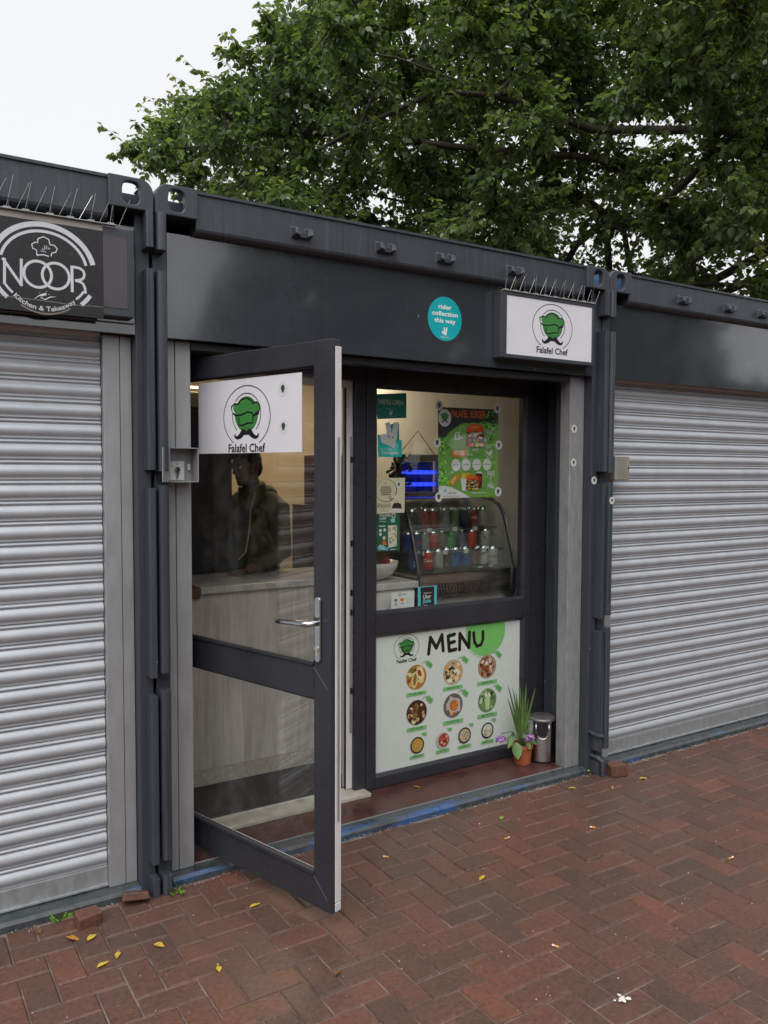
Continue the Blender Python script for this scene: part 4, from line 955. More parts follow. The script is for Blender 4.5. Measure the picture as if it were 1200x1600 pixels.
# falafel burger poster
z_ = lambda x, y: (670+x/9.41, 620+y/9.41)
o, P = notice('burger_poster', 'green and black FALAFEL BURGER poster on the shop window', 'poster', [z_(135, 148), z_(1025, 190), z_(1015, 1470), z_(140, 1492)], '#5b8a3c')
Z = lambda x, y: P.px(*z_(x, y))
zp = lambda pts, c: P.poly([Z(*q_) for q_ in pts], c)
zp([(135, 148), (1025, 190), (1024, 400), (900, 390), (850, 375), (820, 400), (760, 370), (730, 390), (660, 375), (600, 395), (540, 385), (460, 400), (420, 440), (350, 480), (300, 520), (240, 600), (220, 640), (136, 650)], '#29282c')
rr = random.Random(12)
for k in range(16): zp([(rr.uniform(300, 500), y := rr.uniform(650, 1350)), (rr.uniform(700, 1000), y-rr.uniform(0, 90)), (rr.uniform(700, 1000), y+20-rr.uniform(0, 60))], rr.choice(['#67964a', '#4f7d34', '#6f9f52']))
GR = ['#4f9a2c', '#2f6a1e', '#6fbf3f', '#1d3d16', '#3d8426', '#83cf50']
for k in range(150):
    if k % 2: c = (rr.gauss(200, 48), rr.choice((rr.uniform(590, 860), rr.uniform(930, 1270))))
    else: c = (rr.gauss(930, 55), rr.uniform(200, 660))
    if 140 < c[0] < 1015: P.ell(Z(*c), rr.uniform(.004, .010), rr.uniform(.003, .008), rr.choice(GR if k % 2 else GR[:5]+['#16240f', '#1c3014']), 7, rot=rr.random()*3)
P.ell(Z(232, 310), .043, .047, '#dcdbdc', 28); cc = Z(232, 300); chef_logo(P, cc, .042, text=False, ring=False); P.text('Falafel Chef', Z(232, 385), .006, '#222222', width=.052)
P.text('FALAFEL', Z(452, 300), .038, '#d65a24', width=.118, bold=.022); P.text('BURGER', Z(718, 310), .038, '#d65a24', width=.106, bold=.022)
P.text('£5', Z(415, 628), .042, '#f0efe8', width=.044, bold=.03); P.text('.99', Z(482, 625), .014, '#e8e8df', width=.014, bold=.02)
P.stroke([Z(450, 505), Z(458, 460), Z(490, 435), Z(525, 450), Z(545, 480)], .003, '#eeeee8')
def burger(bx0, by0, w0, h0):
    L = lambda a, b: (bx0+a*w0, by0+b*h0); E2 = lambda a, b, ra, rb, c, n=16: zp([(L(a+ra*math.cos(6.283*k/n), b+rb*math.sin(6.283*k/n))) for k in range(n)], c)
    zp([L(0, .98), L(.02, .6), L(.06, .3), L(.5, .25), L(.95, .3), L(.97, .6), L(1, .98)], '#3a2418')
    for k in range(70): E2(rr.uniform(.06, .94), rr.uniform(.34, .96), rr.uniform(.03, .10), rr.uniform(.015, .045), rr.choice(['#8b2f1c', '#c8963c', '#e2d8b8', '#5c8f2a', '#2c4a18', '#7a4a26', '#d8a83c', '#4a2a18', '#b0481e', '#86b83a']), 7)
    E2(.30, .88, .14, .07, '#c85a24'); E2(.58, .90, .10, .06, '#8fc040'); E2(.82, .88, .14, .07, '#d8956c')
    zp([L(.03, .30), L(.06, .17), L(.18, .06), L(.35, .01), L(.55, 0), L(.75, .04), L(.9, .14), L(.97, .28), L(.9, .34), L(.5, .30), L(.12, .34)], '#b0401c')
    zp([L(.15, .22), L(.3, .08), L(.55, .05), L(.75, .10), L(.6, .18), L(.35, .2)], '#cf6a34')
burger(540, 400, 285, 350); P.text('GOES RIGHT', Z(685, 795), .012, '#e8ece0', width=.045, bold=.03)
zp([(325, 790), (545, 780), (545, 875), (400, 885), (345, 885)], '#d8631f'); P.text('ADD ONS', Z(438, 855), .024, '#f2efe6', width=.074, bold=.028); P.text('FROM 50p', Z(600, 864), .011, '#dfe6d4', width=.04, bold=.02)
P.arc(Z(884, 822), .026, .029, 0, 360, .003, '#e4ecd8', 20); P.ell(Z(898, 830), .010, .018, '#e4ecd8', 12, rot=-.5); P.ell(Z(862, 825), .006, .012, '#cfdcc0', 10, rot=.5)
for k, wd in enumerate(('HALLOUMI', 'SMOKED\nSAUCE', 'AVOCADO', 'MUSHROOM')):
    P.ell(Z(393+k*153, 1002-k*2), .030, .033, '#dcdadf', 22); P.text(wd.split('\n')[0], Z(393+k*153, 1008-k*2), .007, '#3c5a54', width=.042, bold=.025)
zp([(285, 1255), (400, 1130), (445, 1150), (440, 1200), (345, 1310)], '#e0761e'); P.text('£7.49', Z(372, 1238), .016, '#f4eee0', width=.04, bold=.03, rot=.75)
for k in range(9): zp([(470+k*12, 1200), (475+k*13, 1110+rr.uniform(-10, 25)), (487+k*13, 1115+rr.uniform(-10, 25)), (484+k*11, 1205)], rr.choice(['#e09a30', '#d88a24', '#eab04a']))
zp([(462, 1200), (580, 1205), (560, 1385), (485, 1380)], '#cfd2cf'); zp([(690, 1130), (785, 1125), (770, 1340), (700, 1340)], '#4a1214'); zp([(680, 1120), (720, 1095), (760, 1100), (790, 1130)], '#d8d4d2'); zp([(720, 1150), (775, 1180), (760, 1250), (715, 1240)], '#8a1e20')
burger(540, 1145, 195, 235)
for wd, y, w1 in (('MAKE', 1160, .052), ('IT', 1215, .012), ('A', 1275, .010), ('MEAL', 1345, .048)): P.text(wd, Z(908, y), .026 if len(wd) > 2 else .018, '#eef0ea', width=w1, bold=.03)
P.text('UPGRADE TO LARGE FOR £2.99', Z(735, 1425), .010, '#e6ecdc', width=.105, bold=.02)
zp([(140, 1310), (230, 1308), (330, 1330), (420, 1375), (500, 1415), (560, 1450), (600, 1480), (140, 1491)], '#d6d6d4'); roo(P, Z(235, 1380), .022, '#2a9fae'); P.text('Uber Eats', Z(335, 1425), .010, '#26302c', width=.055, bold=.01); P.text('FIND US HERE AND ORDER', Z(320, 1472), .007, '#55585a', width=.11)
for c in ((150, 130), (1003, 175), (118, 675), (1022, 712), (1012, 1395), (140, 1475)): mini_logo(P, Z(*c), .025)
P.build(o, 'print')

# menu board filling the lower pane
m = MB(); m.box(1.2405, 2.2415, YF+.024, YF+.029, .0975, .8335); mb = m.build('menu_board', mat('menu_white', (.62, .685, .635), .25, var=.02)); tag(mb, 'large white MENU board with food photos under the shop window', 'menu board')
P = Print((1.24, YF+.024, .0975), XU, ZU, NF); Q = lambda x, y: P.px(580+x/5, 960+y/5); TP = .7355
def clip_disc(c, r, top, col):
    pts = [(c[0]+r*math.cos(6.2832*k/60), c[1]+r*math.sin(6.2832*k/60)) for k in range(60)]; P.poly([(x, min(y, top)) for x, y in pts], col)
clip_disc(Q(895, 130), .142, TP, '#79c36a')
P.arc(Q(895, 130), .150, .150, 215, 262, .004, '#79c36a')
def hand(pts, wd=.021): P.stroke([Q(*p_) for p_ in pts], wd, '#26221f'); [P.ell(Q(*p_), wd/2, wd/2, '#26221f', 12) for p_ in pts]
hand([(448, 308), (462, 180)]); hand([(462, 180), (508, 262)]); hand([(508, 262), (552, 160)]); hand([(552, 160), (562, 282)])
hand([(600, 170), (610, 285)]); hand([(600, 170), (650, 155)]); hand([(606, 225), (650, 212)]); hand([(610, 285), (662, 272)])
hand([(690, 275), (692, 150)]); hand([(692, 150), (762, 258)]); hand([(762, 258), (768, 140)])
hand([(800, 145), (806, 215), (826, 248), (858, 235), (872, 195), (872, 135)])
chef_logo(P, Q(277, 258), .080)
F1 = [((352, 490), .066, ['#b07a3c', '#d8c890', '#c8a860', '#a03a24', '#5c7a34', '#e6d8a8', '#8a5a2c'], 'FALAFEL WRAP', 622, '£5.50'), ((638, 450), .068, ['#b9a68a', '#e0d2b4', '#6a4a2a', '#c8b070', '#4a3a24', '#d89a4c', '#e8e2d0'], 'FALAFEL PLATTER', 575, '£8.99'), ((904, 405), .066, ['#a58a70', '#7a3a20', '#6a3018', '#c8bca8', '#8a4a2a', '#d8d0c0', '#5a2a18'], 'FALAFEL BOX', 533, '£4.50'),
      ((354, 765), .066, ['#4a3222', '#c8a878', '#6a4428', '#d8c8a0', '#8a6a40', '#3a4a24', '#5a3420'], 'PITTA FALAFEL', 893, '£5.50'), ((638, 710), .066, ['#6a645e', '#b8b4ae', '#c8702c', '#d88a3c', '#a89890', '#e0a060', '#4a4440'], 'LOADED FRIES', 838, '£3.50'), ((904, 668), .066, ['#6a8a5a', '#a8c48a', '#3a5a34', '#8aa878', '#b8cf9a', '#5a6a50', '#7a6a5c'], 'MANGO SMOOTHIE', 787, '£2.50')]
for i, (c, r, cl_, nm, yl, pr_) in enumerate(F1):
    cq = Q(*c); food(P, cq, r, cl_, i+20, 40)
    if i == 0:
        P.ell((cq[0]-.010, cq[1]-.014), .020, .046, '#d9c48a', 18, rot=-.15); P.ell((cq[0]+.026, cq[1]+.016), .022, .036, '#e2d4a8', 18, rot=.5); P.ell((cq[0]-.010, cq[1]-.012), .011, .034, '#8a6a34', 14, rot=-.15); P.ell((cq[0]+.02, cq[1]+.02), .012, .022, '#a34a2c', 12, rot=.5)
    if i == 5: P.poly([(cq[0]-.018, cq[1]+.03), (cq[0]+.020, cq[1]+.03), (cq[0]+.014, cq[1]-.055), (cq[0]-.012, cq[1]-.055)], '#b4cf92'); P.ell((cq[0], cq[1]+.032), .020, .012, '#d4e2c0', 14); P.stroke([(cq[0], cq[1]+.03), (cq[0]+.001, cq[1]+.06)], .004, '#2c2c28')
    if i == 4: P.poly([(cq[0]-.05, cq[1]), (cq[0]-.02, cq[1]+.05), (cq[0]+.045, cq[1]+.03), (cq[0]+.05, cq[1]-.03), (cq[0], cq[1]-.04)], '#b9b5b2'); food(P, (cq[0]+.005, cq[1]), .030, ['#b86a2c', '#d88a3c', '#c85a24', '#e0a050'], 77, 18)
    L0, L1 = Q(c[0]-78, yl+4), Q(c[0]+76, yl-8); cy_ = (L0[1]+L1[1])/2
    P.poly([(L0[0], cy_-.0105), (L1[0], cy_-.0105), (L1[0], cy_+.0105), (L0[0], cy_+.0105)], '#7cc078'); P.text(nm, ((L0[0]+L1[0])/2, cy_-.0045), .010, '#23301f', width=min(.085, .0075*len(nm)), bold=.02)
    tq = (cq[0]+.082, cq[1]+.058); P.poly([(tq[0]-.024, tq[1]+.020), (tq[0]-.004, tq[1]+.024), (tq[0]+.026, tq[1]-.002), (tq[0]+.012, tq[1]-.024), (tq[0]-.020, tq[1]+.0)], '#72b56c'); P.text(pr_, (tq[0]+.001, tq[1]-.004), .008, '#23301f', width=.026, rot=-.7, bold=.02); P.stroke([(tq[0]-.022, tq[1]+.016), (tq[0]-.036, tq[1]+.02), (tq[0]-.046, tq[1]+.008)], .002, '#3a3a38')
F2 = [((357, 1020), .044, ['#3a2c1e', '#c8a04c', '#d8b464', '#b88c3c'], 'HUMMUS PLATE', 1105), ((556, 982), .045, ['#b8b4ac', '#a04a34', '#c8705a', '#7a2c20', '#d8a890'], 'FOUL PLATE', 1063), ((726, 943), .044, ['#2c2620', '#b8aa8a', '#8a7a60', '#c8bca0'], 'MUTABAL PLATE', 1027), ((904, 904), .044, ['#2a2a26', '#c8ccb8', '#6a8a5a', '#b89a6a', '#e0e0d4'], 'LABNEH PLATE', 990)]
for i, (c, r, cl_, nm, yl) in enumerate(F2):
    cq = Q(*c); P.ell(cq, r, r*1.03, cl_[0], 24); food(P, (cq[0]+(.006 if i == 1 else 0), cq[1]), r*.82, cl_[1:]+cl_[1:2], i+40, 24)
    if i == 0:
        for k in (.7, .45, .2): P.arc(cq, r*k, r*k*1.02, 20, 330, .003, '#9a7430', 20)
    cy_ = Q(c[0], yl)[1]; P.poly([(cq[0]-.046, cy_-.0085), (cq[0]+.046, cy_-.0085), (cq[0]+.046, cy_+.0085), (cq[0]-.046, cy_+.0085)], '#7cc078'); P.text(nm, (cq[0], cy_-.0035), .008, '#23301f', width=.062, bold=.02)
    tq = (cq[0]+.045, cq[1]+.054); P.poly([(tq[0]-.012, tq[1]+.010), (tq[0]+.018, tq[1]+.006), (tq[0]+.014, tq[1]-.010), (tq[0]-.010, tq[1]-.004)], '#72b56c'); P.stroke([(tq[0]-.012, tq[1]+.006), (tq[0]-.024, tq[1]+.004)], .0016, '#3a3a38')
P.build(mb, 'print_gloss')
# ------------------------------------------------------------------ key switch boxes
kb = thing('key_switch_box', 'open metal box with a white key switch on the left shutter guide', 'switch box', (.12, .08, 1.63))
m = MB(); m.box(.056, .172, .100, .1095, 1.632, 1.768); m.box(.056, .172, .02, .0998, 1.632, 1.635); m.box(.056, .172, .02, .0998, 1.765, 1.768); m.box(.169, .172, .02, .0998, 1.6352, 1.7648); m.build('box', M['galv'], kb)
m = MB(); m.add([(.0558, .020, 1.634), (.0558, .020, 1.766), (.012, -.022, 1.766), (.012, -.022, 1.634), (.0558, .016, 1.634), (.0558, .016, 1.766), (.014, -.025, 1.766), (.014, -.025, 1.634)], [(0, 1, 2, 3), (7, 6, 5, 4), (0, 4, 5, 1), (3, 2, 6, 7), (1, 5, 6, 2), (0, 3, 7, 4)]); lid_ = m.build('hinged_lid', M['galv'], kb)
m = MB(); m.tube([(.028, -.008, 1.70), (.026, -.0125, 1.70)], .005, 10); m.build('lid_hole', M['black'], lid_)
m = MB(); m.box(.070, .134, .078, .1058, 1.637, 1.716); sw = m.build('switch', mat('cream_plastic', (.62, .62, .58), .4), kb, bevel=.004)
m = MB(); m.tube([(.102, .0775, 1.682), (.102, .068, 1.682)], .011, 16); m.box(.098, .106, .069, .0775, 1.654, 1.68); m.build('key_cylinder', M['chrome'], sw)
m = MB(); m.box(.1005, .1035, .0665, .0679, 1.672, 1.69); m.build('key_slot', M['black'], sw)
P = Print((.102, .078, 1.682), XU, ZU, NF)
P.stroke([(0, .018), (0, .025)], .002, '#222222'); P.poly([(.019, .010), (.025, .010), (.022, .016)], '#222222'); P.poly([(-.025, .016), (-.019, .016), (-.022, .010)], '#222222'); P.arc((0, -.036), .003, .003, 0, 360, .001, '#222222', 10); P.build(sw)
m = MB(); m.box(.150, .160, .088, .1055, 1.68, 1.705); m.build('latch', M['white'], kb)
kc = thing('key_switch_box', 'closed pale metal key switch box beside the right shutter', 'switch box', (2.64, .08, 1.63))
m = MB(); m.box(2.555, 2.672, .02, .112, 1.632, 1.768); m.build('box', mat('brassy_steel', (.50, .49, .42), .4, .6), kc, bevel=.006)
m = MB(); m.tube([(2.66, .0205, 1.70), (2.66, .017, 1.70)], .005, 10); m.build('lid_hole', M['black'], kc)
# bottom hooks on the post right of the shop
m = MB(); m.tube([(2.432, .05, .10), (2.432, .0, .10), (2.44, -.03, .085), (2.44, -.032, .0)], .011, 8); m.build('hinge_hook', M['rail'], shop_c)
m = MB(); m.tube([(2.42, .05, .235), (2.425, -.01, .225), (2.45, -.02, .222)], .011, 8); m.build('hinge_hook', M['rail'], shop_c)

# ------------------------------------------------------------------ bird spikes
def spikes(label, x0, x1, n, z, y, seed, tall=.105):
    rr = random.Random(seed); t = thing('bird_spikes', label, 'bird spikes', ((x0+x1)/2, y, z), 'bird spike strips')
    m = MB(); m.box(x0-.01, x1+.02, y-.012, y+.012, z, z+.003); m.build('base_strip', mat('clear_strip', (.35, .35, .33), .3), t)
    for k in range(n):
        x = x0+(x1-x0)*k/(n-1)+rr.gauss(0, .003)
        for (dx, dy, hh, off) in ((-.010, -.020, tall, .008), (.024, .010, tall*.98, -.002), (.045, .006, tall*.85, .03)):
            m = MB(); m.tube([(x+off, y, z+.002), (x+off+dx+rr.gauss(0, .003), y+dy, z+hh*rr.uniform(.93, 1.05))], .00085, 5); m.build('spike', M['wire'], t)
        m = MB(); m.box(x-.012, x+.012, y-.01, y+.01, z+.003, z+.008); m.build('clip', M['galv'], t)
spikes('steel bird spikes standing on the chef logo sign box', 1.73, 2.335, 10, 2.570, .006, 2)
spikes('steel bird spikes standing on the NOOR sign box', -1.3, -.165, 17, 2.578, -.002, 4, .12)

# ------------------------------------------------------------------ pot plant and bin on the porch
FZ = .034
pp = thing('potted_plant', 'spiky plant with drooping mauve flowers in a terracotta pot by the menu board', 'plant', (2.14, .285, FZ))
px0, py0 = 2.142, .29
m = MB(); m.lathe((px0, py0, FZ), [(0, .002), (.042, 0), (.046, .006), (.055, .092), (.060, .093), (.061, .116), (.056, .116), (.052, .1), (0, .098)], 28); m.build('pot', M['terracotta'], pp, smooth=False)
m = MB(); m.lathe((px0, py0, FZ), [(0, .103), (.054, .101)], 20); m.build('soil', M['soil'], pp)
def blade(p0, p1, p2, w0, n=9):
    m = MB(); vs = []; p0, p1, p2 = map(Vector, (p0, p1, p2)); view = Vector(CAM)-p0; sd_ = (p2-p0).cross(view).normalized()
    sd_ = (sd_+Vector((random.gauss(0, .25), random.gauss(0, .25), 0))).normalized()
    for k in range(n+1):
        t = k/n; c = p0*(1-t)**2+p1*2*t*(1-t)+p2*t*t; ww = w0*(1-t)**.6*(.65+.7*min(t*3, 1)*.5); dn = view.normalized()*-.003
        vs += [c-sd_*ww, c+dn, c+sd_*ww]
    m.add(vs, [(3*k+j, 3*k+j+1, 3*k+j+4, 3*k+j+3) for k in range(n) for j in (0, 1)]); return m.build('leaf', M['plantleaf'], pp, smooth=True)
def pw(x, y, yy=.285): return tuple(on_plane(x, y, (0, yy, 0), (0, 1, 0)))
for (tx, ty, yy, bx) in ((793, 1068, .30, 815), (837.5, 1071, .27, 816), (822.5, 1066, .29, 817), (812, 1062, .30, 815), (793, 1090, .26, 813), (806, 1080, .31, 814), (801, 1074, .30, 815), (826, 1090, .31, 817), (832, 1122, .25, 818), (817, 1076, .27, 816)):
    b = pw(bx, 1160, .29); e = pw(tx, ty, yy); mid = tuple((np.array(b)*.5+np.array(e)*.5)+np.array([.0, 0, .015])); blade(b, mid, e, .010 if ty < 1110 else .007)
for (bx, by, yy) in ((782, 1155, .23), (826, 1152, .24)):
    c = Vector(pw(bx, by, yy)); b0 = Vector((px0, py0, FZ+.105)); m = MB(); m.tube([b0, (b0+c)/2+Vector((0, 0, .06)), c+Vector((.006, 0, .03)), c], .0025, 6); stm = m.build('flower_stem', M['plantleaf2'], pp)
    m = MB(); rr = random.Random(int(bx))
    for k in range(90):
        d = Vector((rr.gauss(0, 1), rr.gauss(0, 1), rr.gauss(-.2, .7))).normalized(); q0 = c+Vector((d.x*.036, d.y*.030, d.z*.022))*rr.uniform(.5, 1); a = Vector((rr.gauss(0, 1), rr.gauss(0, 1), rr.gauss(0, 1))).normalized()*.008; bb = a.cross(d).normalized()*.007
        m.add([q0-a, q0-bb, q0+a, q0+bb], [(0, 1, 2, 3)])
    m.build('flower_head', M['petal'], stm)
def broad(c, ax, up_, ln, wd, droop):
    c, ax, up_ = Vector(c), Vector(ax).normalized(), Vector(up_).normalized(); sd_ = ax.cross(up_).normalized(); vs = []; n = 6
    for k in range(n+1):
        t = k/n; ww = wd*math.sin(math.pi*min(.98, t*.92+.06))**.8; p = c+ax*ln*t-Vector((0, 0, droop*t*t))
        vs += [p-sd_*ww+up_*.008*math.sin(t*3), p-up_*.004, p+sd_*ww+up_*.008*math.sin(t*3)]
    m = MB(); m.add(vs, [(3*k+j, 3*k+j+1, 3*k+j+4, 3*k+j+3) for k in range(n) for j in (0, 1)]); m.build('leaf', M['plantleaf2'], pp, smooth=True)
broad(pw(806, 1160, .26), (-.25, -.5, -.8), (-.3, -.8, .5), .075, .030, .02); broad(pw(800, 1150, .26), (-.8, -.4, -.4), (-.2, -.6, .7), .06, .020, .03); broad(pw(822, 1158, .25), (.0, -.5, -.75), (-.1, -.8, .6), .05, .016, .0); broad(pw(828, 1160, .26), (.75, -.3, .2), (-.1, -.7, .7), .05, .018, .03); broad(pw(803, 1150, .28), (-.7, .1, .6), (-.3, -.8, .4), .05, .022, .05); broad(pw(815, 1152, .26), (.2, -.6, .5), (-.1, -.6, .7), .045, .018, .03)

bn = thing('pedal_bin', 'small brushed steel bin with a black flap beside the potted plant', 'bin', (2.275, .285, FZ))
bc = (2.282, .285, FZ); rb = .079
m = MB(); m.lathe(bc, [(rb*.97, .0), (rb, .004), (rb, .235)], 48); m.build('body', M['steel_v'], bn, smooth=True)
m = MB(); m.lathe(bc, [(rb+.001, .0), (rb+.002, .002), (rb+.0015, .009)], 48); m.build('base_ring', M['black'], bn, smooth=True)
m = MB(); m.lathe(bc, [(rb+.0015, .236), (rb+.002, .243), (rb-.002, .249), (rb*.8, .254), (0, .257)], 48); lid2 = m.build('lid', mat('scuffed_lid', (.20, .19, .18), .4, .6, .3, 30), bn, smooth=True)
m = MB(); m.lathe(bc, [(rb+.002, .226), (rb+.003, .235)], 48); m.build('rim', M['chrome'], bn, smooth=True)
a0 = math.atan2(CAM[1]-bc[1], CAM[0]-bc[0])+.06; vs = []; fs = []
for i, (hw, z) in enumerate(((.36, .238), (.38, .215), (.37, .185), (.28, .163), (.1, .152))):
    for k in range(9): t = a0-hw+2*hw*k/8; vs.append((bc[0]+(rb+.005)*math.cos(t), bc[1]+(rb+.005)*math.sin(t), FZ+z))
for i in range(4):
    for k in range(8): fs.append((i*9+k, i*9+k+1, i*9+k+10, i*9+k+9))
m = MB(); m.add(vs, fs); m.build('flap', M['black'], bn, smooth=True)
m = MB(); m.tube([(bc[0]+(rb+.009)*math.cos(a0+s_), bc[1]+(rb+.009)*math.sin(a0+s_), FZ+z) for s_, z in ((-.42, .222), (-.42, .19), (-.34, .160), (-.2, .147), (0, .142), (.2, .147), (.34, .160), (.42, .19), (.42, .222))], .0032, 8); m.build('handle_ring', M['chrome'], bn, smooth=True)

# ------------------------------------------------------------------ loose bricks and litter
def loose_brick(c, size, rot, label, seed):
    rr = random.Random(seed); m = MB(); a, b, h = (s_/2 for s_ in size)
    vs = [Vector((x*(1+rr.gauss(0, .05)), y*(1+rr.gauss(0, .05)), z*(1+rr.gauss(0, .06)))) for z in (-h, h) for y in (-b, b) for x in (-a, a)]
    Rm = Matrix.Rotation(rot[2], 3, 'Z') @ Matrix.Rotation(rot[0], 3, 'X') @ Matrix.Rotation(rot[1], 3, 'Y')
    m.add([Rm @ v+Vector(c) for v in vs], [(0, 2, 3, 1), (4, 5, 7, 6), (0, 1, 5, 4), (2, 6, 7, 3), (0, 4, 6, 2), (1, 3, 7, 5)])
    o = m.build('loose_brick', M['brick'], bevel=.004); me = o.data; me.attributes.new('tint', 'FLOAT', 'FACE').data.foreach_set('value', [.62]*6); return tag(o, label, 'brick', 'loose bricks along the sills')
loose_brick((-.292, -.050, .021), (.085, .068, .048), (.05, .03, .12), 'broken half brick lying before the left shutter', 1)
loose_brick((-.098, .012, .024), (.10, .07, .03), (-.35, .12, -.1), 'tilted brick shard leaning at the foot of the left post', 2)
loose_brick((2.53, -.045, .032), (.105, .075, .066), (.0, .0, -.25), 'loose red half brick beside the right shutter sill', 3)
YL = [mat('yellow_leaf', (.52, .36, .04), .6, var=.3, scale=60), mat('orange_leaf', (.42, .18, .03), .6, var=.3, scale=60), mat('brown_leaf', (.16, .07, .03), .7, var=.3, scale=60), mat('green_leaf', (.20, .30, .03), .5, var=.3, scale=60)]
def fallen(px_, py_, k, sz, label, rot=None, z=.002):
    o3 = on_plane(px_, py_, (0, 0, z), (0, 0, 1)); r0 = random.uniform(0, 6.28) if rot is None else rot; m = MB(); cu = random.uniform(.1, .35)
    pts = [(0, -.5, 0), (.22, -.22, .08), (.27, .08, .1), (.12, .36, .05), (0, .55, .02), (-.12, .36, .07), (-.27, .08, .14), (-.22, -.22, .1), (0, .0, 0), (0, -.75, .05)]
    vs = [(o3[0]+sz*(a*math.cos(r0)-b*math.sin(r0)), o3[1]+sz*(a*math.sin(r0)+b*math.cos(r0)), z+sz*c*(1+cu)+.001) for a, b, c in pts]
    m.add(vs, [(8, 0, 1), (8, 1, 2), (8, 2, 3), (8, 3, 4), (8, 4, 5), (8, 5, 6), (8, 6, 7), (8, 7, 0), (0, 9, 1)]); tag(m.build('fallen_leaf', YL[k], smooth=True), label, 'leaf', 'fallen leaves')
fallen(112, 1467, 1, .05, 'orange fallen leaf beside the broken half brick'); fallen(143, 1466, 0, .045, 'amber fallen leaf near the left shutter, above the yellow ones'); fallen(184, 1493, 0, .04, 'yellow leaf, upper of the two lying close together at bottom left'); fallen(159, 1509, 0, .04, 'yellow leaf, lower of the two lying close together at bottom left'); fallen(248, 1478, 0, .045, 'curled yellow leaf on the bricks below the left post')
fallen(397, 1416, 0, .04, 'yellow green leaf on the bricks just outside the open door'); fallen(342, 1515, 0, .035, 'yellow leaf with a stalk at the bottom, left of the middle'); fallen(527, 1521, 2, .03, 'small brown leaf on the bricks below the door'); fallen(60, 1456, 2, .04, 'brown shrivelled leaf at the left sill')
fallen(1004, 1217, 0, .04, 'yellow leaf right of the loose half brick'); fallen(1009, 1189, 3, .03, 'green leaf on the blue sill of the right shutter', z=.02); fallen(784, 1279, 3, .04, 'small green sprig on the bricks before the menu board'); fallen(893, 1232, 0, .035, 'yellow leaf before the sill below the bin'); fallen(753, 1373, 0, .04, 'thin yellow leaf curl in the middle of the bricks'); fallen(650, 1230, 1, .03, 'orange leaf on the red porch floor', z=.036); fallen(920, 1205, 3, .03, 'pale green leaf at the foot of the right post', z=.032)
def weed(px_, py_, label):
    o3 = Vector(on_plane(px_, py_, (0, 0, 0), (0, 0, 1))); m = MB()
    for k in range(9):
        d = Vector((random.gauss(0, .6), random.gauss(-.3, .5), random.uniform(.2, .9))).normalized(); c = o3+d*random.uniform(.02, .045); a = d*.012; b = d.cross(Vector((random.gauss(0, 1), random.gauss(0, 1), .3))).normalized()*.010
        m.tube([o3, c], .0012, 4); m.add([c-a*.4, c+b, c+a*1.6, c-b], [(0, 1, 2, 3)])
    tag(m.build('weed', mat('weed', (.14, .30, .03), .5, var=.3)), label, 'weed')
weed(92, 1440, 'small bright green weed growing at the left sill'); weed(275, 1396, 'tiny weed in the hole beside the left post')
def butt(px_, py_, rot, label, ln=.03):
    o3 = on_plane(px_, py_, (0, 0, .004), (0, 0, 1)); d = np.array([math.cos(rot), math.sin(rot), 0]); z = np.array([0, 0, .0045]); m = MB(); m.tube([o3+z-d*ln/2, o3+z+d*ln*.2], .0037, 8)
    o = m.build('cigarette_butt', mat('filter', (.60, .30, .09), .7)); tag(o, label, 'cigarette end', 'cigarette ends'); m = MB(); m.tube([o3+z+d*ln*.2, o3+z+d*ln*.5], .0037, 8); m.build('paper', M['ceramic'], o)
butt(792, 1311, .1, 'orange cigarette end lying in front of the menu board'); butt(1142, 1342, .0, 'orange cigarette end on the bricks at the right edge'); butt(957, 1232, .8, 'cigarette end on the dark bricks below the right post', .025); butt(926, 1294, 2.3, 'pale cigarette end in the middle right of the bricks', .025); butt(868, 1480, 2.0, 'cigarette end lying low in the middle of the bricks', .025); butt(603, 1340, 2.3, 'cigarette end on the bricks beside the door edge', .022)
m = MB(); rr = random.Random(8); o3 = on_plane(975, 1563, (0, 0, .002), (0, 0, 1))
for k in range(16):
    c = o3+np.array([rr.gauss(0, .016), rr.gauss(0, .010), rr.uniform(.001, .006)]); s_ = rr.uniform(.004, .009); m.add([c+np.array([s_*math.cos(t), s_*math.sin(t), rr.uniform(-.001, .002)]) for t in (0, 1.2, 2.5, 3.9, 5.1)], [(0, 1, 2, 3, 4)])
tag(m.build('paper_scrap', M['ceramic']), 'torn white scrap on the bricks at bottom right', 'litter')
m = MB()
for k in range(900):                                             # grit and crumbs
    x, y = rr.uniform(-.7, 4.2), rr.uniform(-1.8, .04); s_ = abs(rr.gauss(0, .0011))+.0007; n = len(m.v)
    m.add([(x-s_, y-s_, .0005), (x+s_, y-s_*.6, .0005), (x+s_*.8, y+s_, .0005), (x-s_*.7, y+s_*.8, .0005), (x, y, .001+s_)], [(0, 1, 4), (1, 2, 4), (2, 3, 4), (3, 0, 4)])
for k in range(500):                                             # debris gathered along the sills
    x, y = rr.uniform(-.7, 4.2), .045-abs(rr.gauss(0, .02)); s_ = rr.uniform(.001, .003); m.add([(x-s_, y-s_, .0005), (x+s_, y-s_*.6, .0005), (x+s_*.8, y+s_, .0005), (x-s_*.7, y+s_*.8, .0005), (x, y, .001+s_)], [(0, 1, 4), (1, 2, 4), (2, 3, 4), (3, 0, 4)])
tag(m.build('grit', mat('pale_grit', (.42, .36, .28), .8, var=.5, scale=200), origin=(0, 0, 0)), 'pale grit and crumbs scattered over the wet bricks', 'grit', kind='stuff')

